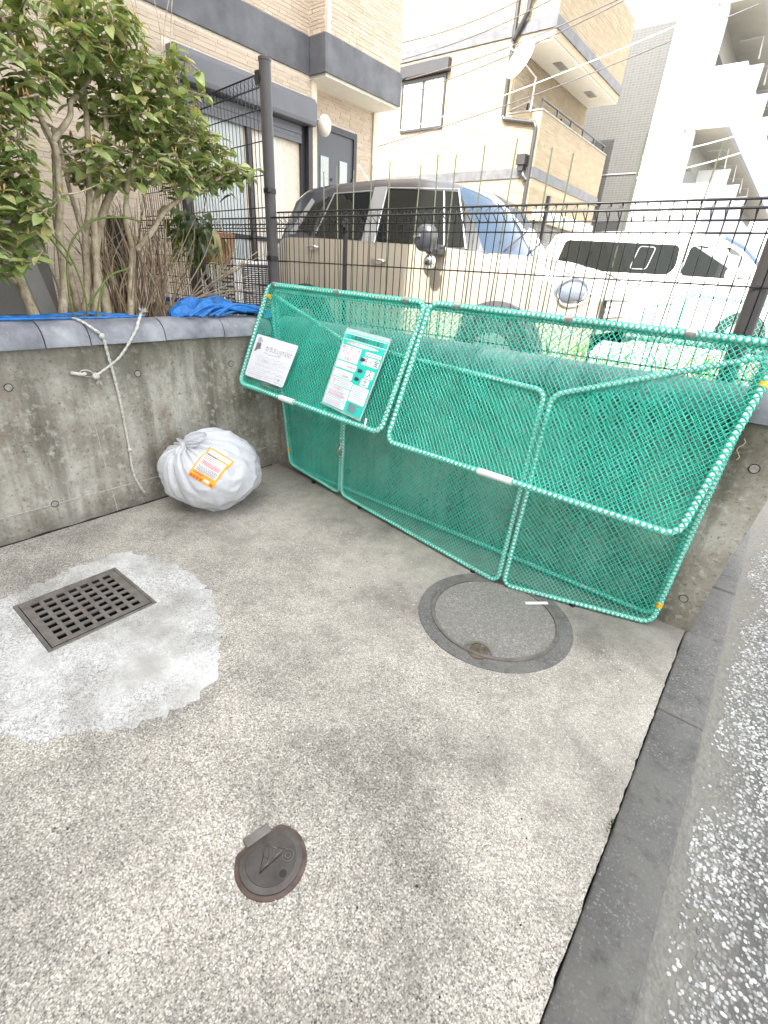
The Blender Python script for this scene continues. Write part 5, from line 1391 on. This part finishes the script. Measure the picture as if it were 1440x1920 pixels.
# entrance door
fr_ = MB()
for b in ((2.99, 3.05, .62, 3.24), (3.80, 3.86, .62, 3.24), (3.05, 3.80, 3.17, 3.24)): fr_.box(-2.72, -2.66, *b)
dr = fr_.build('door_frame', M['frame'], lh)
lf_ = MB().box(-2.715, -2.685, 3.05, 3.80, .62, 3.17).build('entrance_door', M['door'], lh)
for a in (3.16, 3.53): MB().box(-2.69, -2.676, a, a + .15, .95, 2.88).build('glass_strip', M['frosted'], lf_)
MB().box(-2.69, -2.66, 3.77, 3.80, 2.52, 2.70).box(-2.685, -2.665, 3.36, 3.375, 2.62, 2.65).build('hinge', M['black'], lf_)
blob((-2.44, 3.0, 3.14), .085, .085, .115, 'porch_lamp', M['soffit'], lh, 18)

# ------------------------------------------------------------------ cream house beyond
bh = empty('house', (-6, 14, .62), 'cream brick sided three storey house with balconies in full sun behind the car', 'house')
HY, HX, HR = 10.4, -3.0, -3.86
MB().box(-14, HR, HY, 15.2, .5, 10.5).build('wall', M['brickgap2'], bh)
MB().box(HR, HX, HY, 15.2, .5, 3.6).build('lower_wing', M['brickgap2'], bh)
G1 = Facade('y', HY, -1); G2 = Facade('x', HX, 1); G3 = Facade('x', HR, 1)
w1 = (-7.15, -5.62, 4.90, 6.34)
G1.bricks(brick_rects(-8.6, HX, .62, 3.75, .055, lens=(.17, .24, .3)) + brick_rects(-8.6, HR, 3.98, 6.41, .055, holes=(w1,), lens=(.17, .24, .3)) + brick_rects(HR, HX, 3.98, 5.02, .055, lens=(.17, .24, .3)) + brick_rects(-8.6, HR, 6.64, 8.8, .055, lens=(.17, .24, .3)) + brick_rects(HR, HX, 6.64, 8.0, .055, lens=(.17, .24, .3)), bh, UNIT2, M['brick2'], 0)
G2.bricks(brick_rects(HY, 15.2, .62, 3.60, .055, holes=((10.9, 14.2, .62, 2.9),), lens=(.17, .24, .3)) + brick_rects(HY, 15.2, 3.98, 5.02, .055, lens=(.17, .24, .3)) + brick_rects(HY, 15.2, 6.64, 8.0, .055, lens=(.17, .24, .3)), bh, UNIT2, M['brick2'], 0)
G3.bricks(brick_rects(HY + .1, 15.2, 3.6, 6.26, .055, holes=((11.3, 13.0, 3.6, 5.5),), lens=(.17, .24, .3)), bh, UNIT2, M['brick2'], 0)
def balcony(z0, zt, nm):
    mb = MB(); mb.box(HX - .10, HX, HY, 15.2, z0, zt).box(HR, HX - .10, HY, HY + .10, z0, zt).box(HR, HX - .10, 15.1, 15.2, z0, zt)
    b = mb.build('balcony', M['brickgap2'], bh)
    MB().box(HR + .004, HX - .104, HY + .104, 15.096, z0 - .0, z0 + .06).build('balcony_floor', M['soffit'], b)
    return b
bl1 = balcony(3.602, 5.03, 'a'); bl2 = balcony(6.262, 8.02, 'b')
MB().box(HR + .02, HX - .02, HY + .02, 15.18, 6.235, 6.26).build('balcony_soffit', M['soffit'], bl2)
for yv in (11.6, 13.8): MB().box(HX - .5, HX - .3, yv, yv + .5, 6.222, 6.234).build('vent', M['slab'], bl2)
mb = MB(); mb.box(-9, HX + .02, HY - .03, HY, 3.76, 3.97).box(HX, HX + .03, HY, 15.23, 3.76, 3.97); mb.build('slate_band', M['trim'], bh, bevel=.005)
mb = MB(); mb.box(-9, HX + .02, HY - .03, HY, 6.42, 6.63).box(HX, HX + .03, HY, 15.23, 6.42, 6.63); mb.build('slate_band', M['trim'], bh, bevel=.005)
mb = MB(); mb.box(HX - .12, HX + .02, HY - .02, 15.2, 5.03, 5.06); mb.box(HR, HX - .12, HY - .02, HY + .12, 5.03, 5.06); mb.build('parapet_cap', M['slab'], bl1)
mb = MB(); mb.tube([(HX - .05, HY, 5.24), (HX - .05, 15.1, 5.24)], .022, 8)
for yv in np.linspace(HY + .05, 15.0, 6): mb.box(HX - .07, HX - .03, yv - .02, yv + .02, 5.06, 5.23)
mb.build('handrail', M['frame'], bl1)
def window(par_, u0, u1, z0, z1, yv, frame=.05, split=True, m=None):
    mb = MB()
    for b in ((u0, u1, z0, z0 + frame), (u0, u1, z1 - frame, z1), (u0, u0 + frame, z0 + frame, z1 - frame), (u1 - frame, u1, z0 + frame, z1 - frame)): mb.box(b[0], b[1], yv - .05, yv + .02, b[2], b[3])
    if split: mb.box((u0 + u1) / 2 - .03, (u0 + u1) / 2 + .03, yv - .04, yv + .02, z0 + frame, z1 - frame)
    wv = mb.build('window', M['frame'], par_)
    MB().box(u0 + frame, u1 - frame, yv - .02, yv - .012, z0 + frame, z1 - frame).build('pane', m or M['frosted'], wv)
    return wv
wv = window(bh, -7.06, -5.68, 4.95, 6.02, HY)
MB().box(-7.15, -5.58, HY - .16, HY + .01, 6.05, 6.31).build('shutter_box', M['frame'], wv, bevel=.02)
cu = MB(); V = [[(x, HY - .026 + .008 * math.sin(x * 38), z) for z in (5.01, 5.96)] for x in np.linspace(-6.28, -5.74, 60)]; cu.grid(np.array(V)); cu.build('curtain', M['curtain'], wv, smooth=True)
cu = MB(); V = [[(x, HY - .026 + .008 * math.sin(x * 38), z) for z in (5.01, 5.96)] for x in np.linspace(-7.0, -6.72, 40)]; cu.grid(np.array(V)); cu.build('curtain', M['curtain'], wv, smooth=True)
MB().box(HR, HR + .05, 11.3, 12.9, 3.66, 5.45).build('balcony_door', M['frame'], bh); MB().box(HR + .05, HR + .056, 11.36, 12.1, 3.72, 5.38).box(HR + .05, HR + .056, 12.16, 12.84, 3.72, 5.38).build('pane', M['frosted'], bh)
lv = MB().box(HR, HR + .06, 13.4, 14.0, 4.6, 5.6).build('louvre_window', M['frame'], bh)
for k in range(7): MB().box(HR + .06, HR + .10, 13.45, 13.95, 4.66 + k * .13, 4.74 + k * .13).build('louvre', M['shutter'], lv)
MB().box(HX, HX + .05, 10.9, 14.2, .62, 2.9).build('garage_shutter', M['shutter'], bh)
mb = MB()
for k in range(38): mb.box(HX + .05, HX + .062, 11.0, 14.1, .66 + k * .058, .70 + k * .058)
mb.build('garage_slats', M['slab'], bh); MB().box(HX, HX + .35, 10.7, 14.4, 2.93, 3.15).build('garage_awning', M['soffit'], bh)
mb = MB().tube([(-3.95, HY - .06, 10), (-3.95, HY - .06, 5.0), (-3.90, HY - .06, 4.94), (-3.12, HY - .06, 4.80), (-3.07, HY - .06, 4.72), (-3.07, HY - .06, .62)], .045, 8); mb.build('drainpipe', M['frame'], bh)
mb = MB().box(-3.36, -3.14, HY - .22, HY - .02, 4.0, 4.2).box(-3.32, -3.18, HY - .19, HY - .05, 3.88, 4.0).tube([(-3.24, HY - .1, 3.9), (-3.16, HY - .1, 3.78), (-3.08, HY - .08, 3.7)], .05, 8); mb.build('rain_head', M['frame'], bh)
mb = MB().box(-3.75, -3.52, HY - .20, HY - .02, 7.1, 7.35).tube([(-3.62, HY - .1, 7.1), (-3.66, HY - .1, 6.75), (-3.93, HY - .08, 6.35)], .05, 8); mb.build('rain_head', M['frame'], bh)
o = MB().box(-.825, -.765, 6.48, 6.54, .62, 2.80).build('post', M['fence']); tag(o, 'thin black post rising beyond the bonnet of the beige car', 'post')
# satellite dish on the balcony corner
sd = empty('satellite_dish', (-3.24, 10.25, 5.06), 'white satellite dish on a short mast at the balcony corner of the cream house', 'satellite dish')
ax = Vector((-.30, -.68, .30)).normalized(); u_ = ax.orthogonal().normalized(); v_ = ax.cross(u_); dc = Vector((-3.46, 10.0, 5.82))
V = np.array([[tuple(dc + (u_ * math.cos(q) + v_ * math.sin(q)) * float(r * .38) + ax * float(.09 * r * r)) for r in np.linspace(0.02, 1, 6)] for q in np.linspace(0, 2 * PI, 31)[:-1]])
MB().grid(V, True).build('reflector', M['white_paint'], sd, smooth=True)
MB().tube([tuple(dc - v_ * .3), tuple(dc + ax * .42)], .014, 6).build('arm', M['clip'], sd); blob(tuple(dc + ax * .45), .06, .06, .06, 'feed_horn', M['white_paint'], sd)
MB().tube([(-3.24, 10.3, 5.0), (-3.24, 10.3, 5.6), tuple(dc - ax * .03)], .022, 8).tube([(-3.24, 10.3, 5.2), (-3.80, 10.36, 5.1)], .015, 6).build('mast', M['clip'], sd)

# ------------------------------------------------------------------ grey tiled block and white apartment house
gt = empty('building', (-5, 17.5, .62), 'grey small tiled wall of a block between the cream house and the white apartments', 'building')
MB().box(-9, -2.20, 19.0, 24, .5, 7.6).build('wall', M['tile'], gt)
MB().box(-9, -2.9, 19.002, 23.9, 7.6, 9.2).build('upper_wall', M['tile'], gt)
MB().box(-9, -2.46, 18.97, 19.0, 5.2, 5.24).build('joint_strip', M['slab'], gt)
ap = empty('apartment_building', (3, 20, .62), 'sunlit white apartment building with stepped balconies at upper right', 'building')
AY = 17.0; AX = -1.45
MB().box(-2.44, AX, AY, 40, .5, 30).build('wall', M['white_wall'], ap)
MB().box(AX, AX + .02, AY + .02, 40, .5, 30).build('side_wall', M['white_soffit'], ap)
for k in range(5):
    zb = .36 + 2.76 * k
    zt = zb + 1.40
    bx = MB(); e = -.32
    bx.box(AX, e, AY - .001, AY + .12, zb, zt)
    b = bx.build('balcony', M['white_wall'], ap)
    MB().box(e - .12, e, AY + .122, 40, zb, zt).build('parapet', M['parapet_shade'], b)
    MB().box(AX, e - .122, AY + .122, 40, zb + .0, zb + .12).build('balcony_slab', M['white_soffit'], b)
    MB().box(AX + .02, AX + .25, AY + .1, AY + .35, zt + .002, zt + 1.36).build('column', M['white_wall'], b)
    for yy_ in (19.5, 22, 24.5, 27): MB().tube([(AX + .3, yy_, zb - .08), (AX + .9, yy_, zb - .08), (AX + .95, yy_, zb - .6)], .025, 6).build('soffit_pipe', M['slab2'], b)
    for yy_ in (18.2, 21, 24, 27): MB().box(AX + .02, AX + .05, yy_, yy_ + 1.6, zb + .15, zb + 2.1).build('balcony_door', M['glass'], b)
    for yy_ in (20.4, 23.4, 26.4): MB().box(AX + .03, e - .13, yy_, yy_ + .06, zt, zt + .9).build('divider', M['white_wall'], b)
    if k: MB().box(AX - .18, AX + .1, AY - .10, AY - .002, zb + .0, zb + .10).build('ledge_lamp', M['soffit'], b)
MB().tube([(AX - .25, AY - .03, 2), (AX - .25, AY - .03, 20)], .02, 6).build('downpipe', M['slab2'], ap)

# autumn tree far right beyond the van
tr = empty('street_tree', (3.2, 15, .0), 'small tree with yellow leaves beyond the van at the right edge', 'tree')
MB().tube(bez([(3.3, 15, 0), (3.25, 15, 1.5), (3.35, 15, 2.6)], 5), np.linspace(.10, .04, 11), 8).build('trunk', M['bark'], tr, smooth=True)
ylm = island_mat('yellow_leaf', [(0, (.45, .28, .02)), (.6, (.60, .45, .05)), (1, (.30, .30, .06))], .6)
mb = MB()
for k in range(900):
    c = Vector((random.gauss(0, 1), random.gauss(0, 1), random.gauss(0, 1))).normalized() * random.random() ** .4
    c = Vector((3.2 + c.x * .9, 15 + c.y * .9, 3.0 + c.z * .75)); a = Vector((random.gauss(0, 1), random.gauss(0, 1), random.gauss(0, 1))).normalized() * .05; b = a.orthogonal().normalized() * .04
    mb.add([c + a, c + b, c - a, c - b], [(0, 1, 2, 3)])
mb.build('crown', ylm, tr, kind='stuff')

# ------------------------------------------------------------------ overhead cables
CB = [((-4.6, 5.5), (-1.5, 5.76), 0), ((-4.58, 5.25), (-1.0, 5.66), 0), ((-4.48, 4.93), (-.2, 5.4), 0), ((-4.52, 4.69), (.3, 5.48), 0), ((-5.13, 4.08), (1.2, 5.06), 1), ((-5.12, 3.92), (1.3, 4.93), 0), ((.3, 3.37), (2.6, 3.87), 1), ((.3, 3.10), (2.7, 3.69), 1)]
cl = ['topmost cable of the bundle crossing before the cream house', 'second cable down crossing before the upper slate band of the cream house', 'third cable down crossing above the shuttered window of the cream house', 'fourth cable down running just under the balcony of the cream house', 'pale cable crossing below the satellite dish of the cream house', 'lowest dark cable sloping up past the window of the cream house', 'upper pale cable crossing the lower balcony of the white apartments', 'lower pale cable crossing the lower balcony of the white apartments']
for (a, b, pale), lb in zip(CB, cl):
    P = [(a[0] + (b[0] - a[0]) * t, 7.2, a[1] + (b[1] - a[1]) * t - .10 * math.sin(PI * t)) for t in np.linspace(0, 1, 14)]
    tag(MB().tube(P, .009, 5).build('overhead_cable', M['cable_pale' if pale else 'cable'], smooth=True), lb, 'cable', 'overhead cables')

# ------------------------------------------------------------------ unseen house added behind the camera, wings shaped to throw the courtyard into shade
hb_ = empty('house', (-1, -8, 0), 'unseen pale house added behind the viewer, its wings shaped to shade the courtyard', 'house')
MB().box(-8, .62, -13, -4.6, 0, 13).build('tall_shade_wing', M['white_wall'], hb_)
MB().box(.62, 3.36, -13, -4.6, 0, 6.7).build('low_shade_wing', M['white_wall'], hb_)
MB().box(3.36, 9, -13, -4.6, 0, 9.6).build('side_shade_wing', M['white_wall'], hb_)  # added to keep the road in shade
mb = MB()
for x in (-5, -2.2, -.9, 1.4):
    for z in (1.0, 3.9): mb.box(x, x + 1.4, -4.6, -4.57, z, z + 1.3)
mb.build('window', M['glass'], hb_)
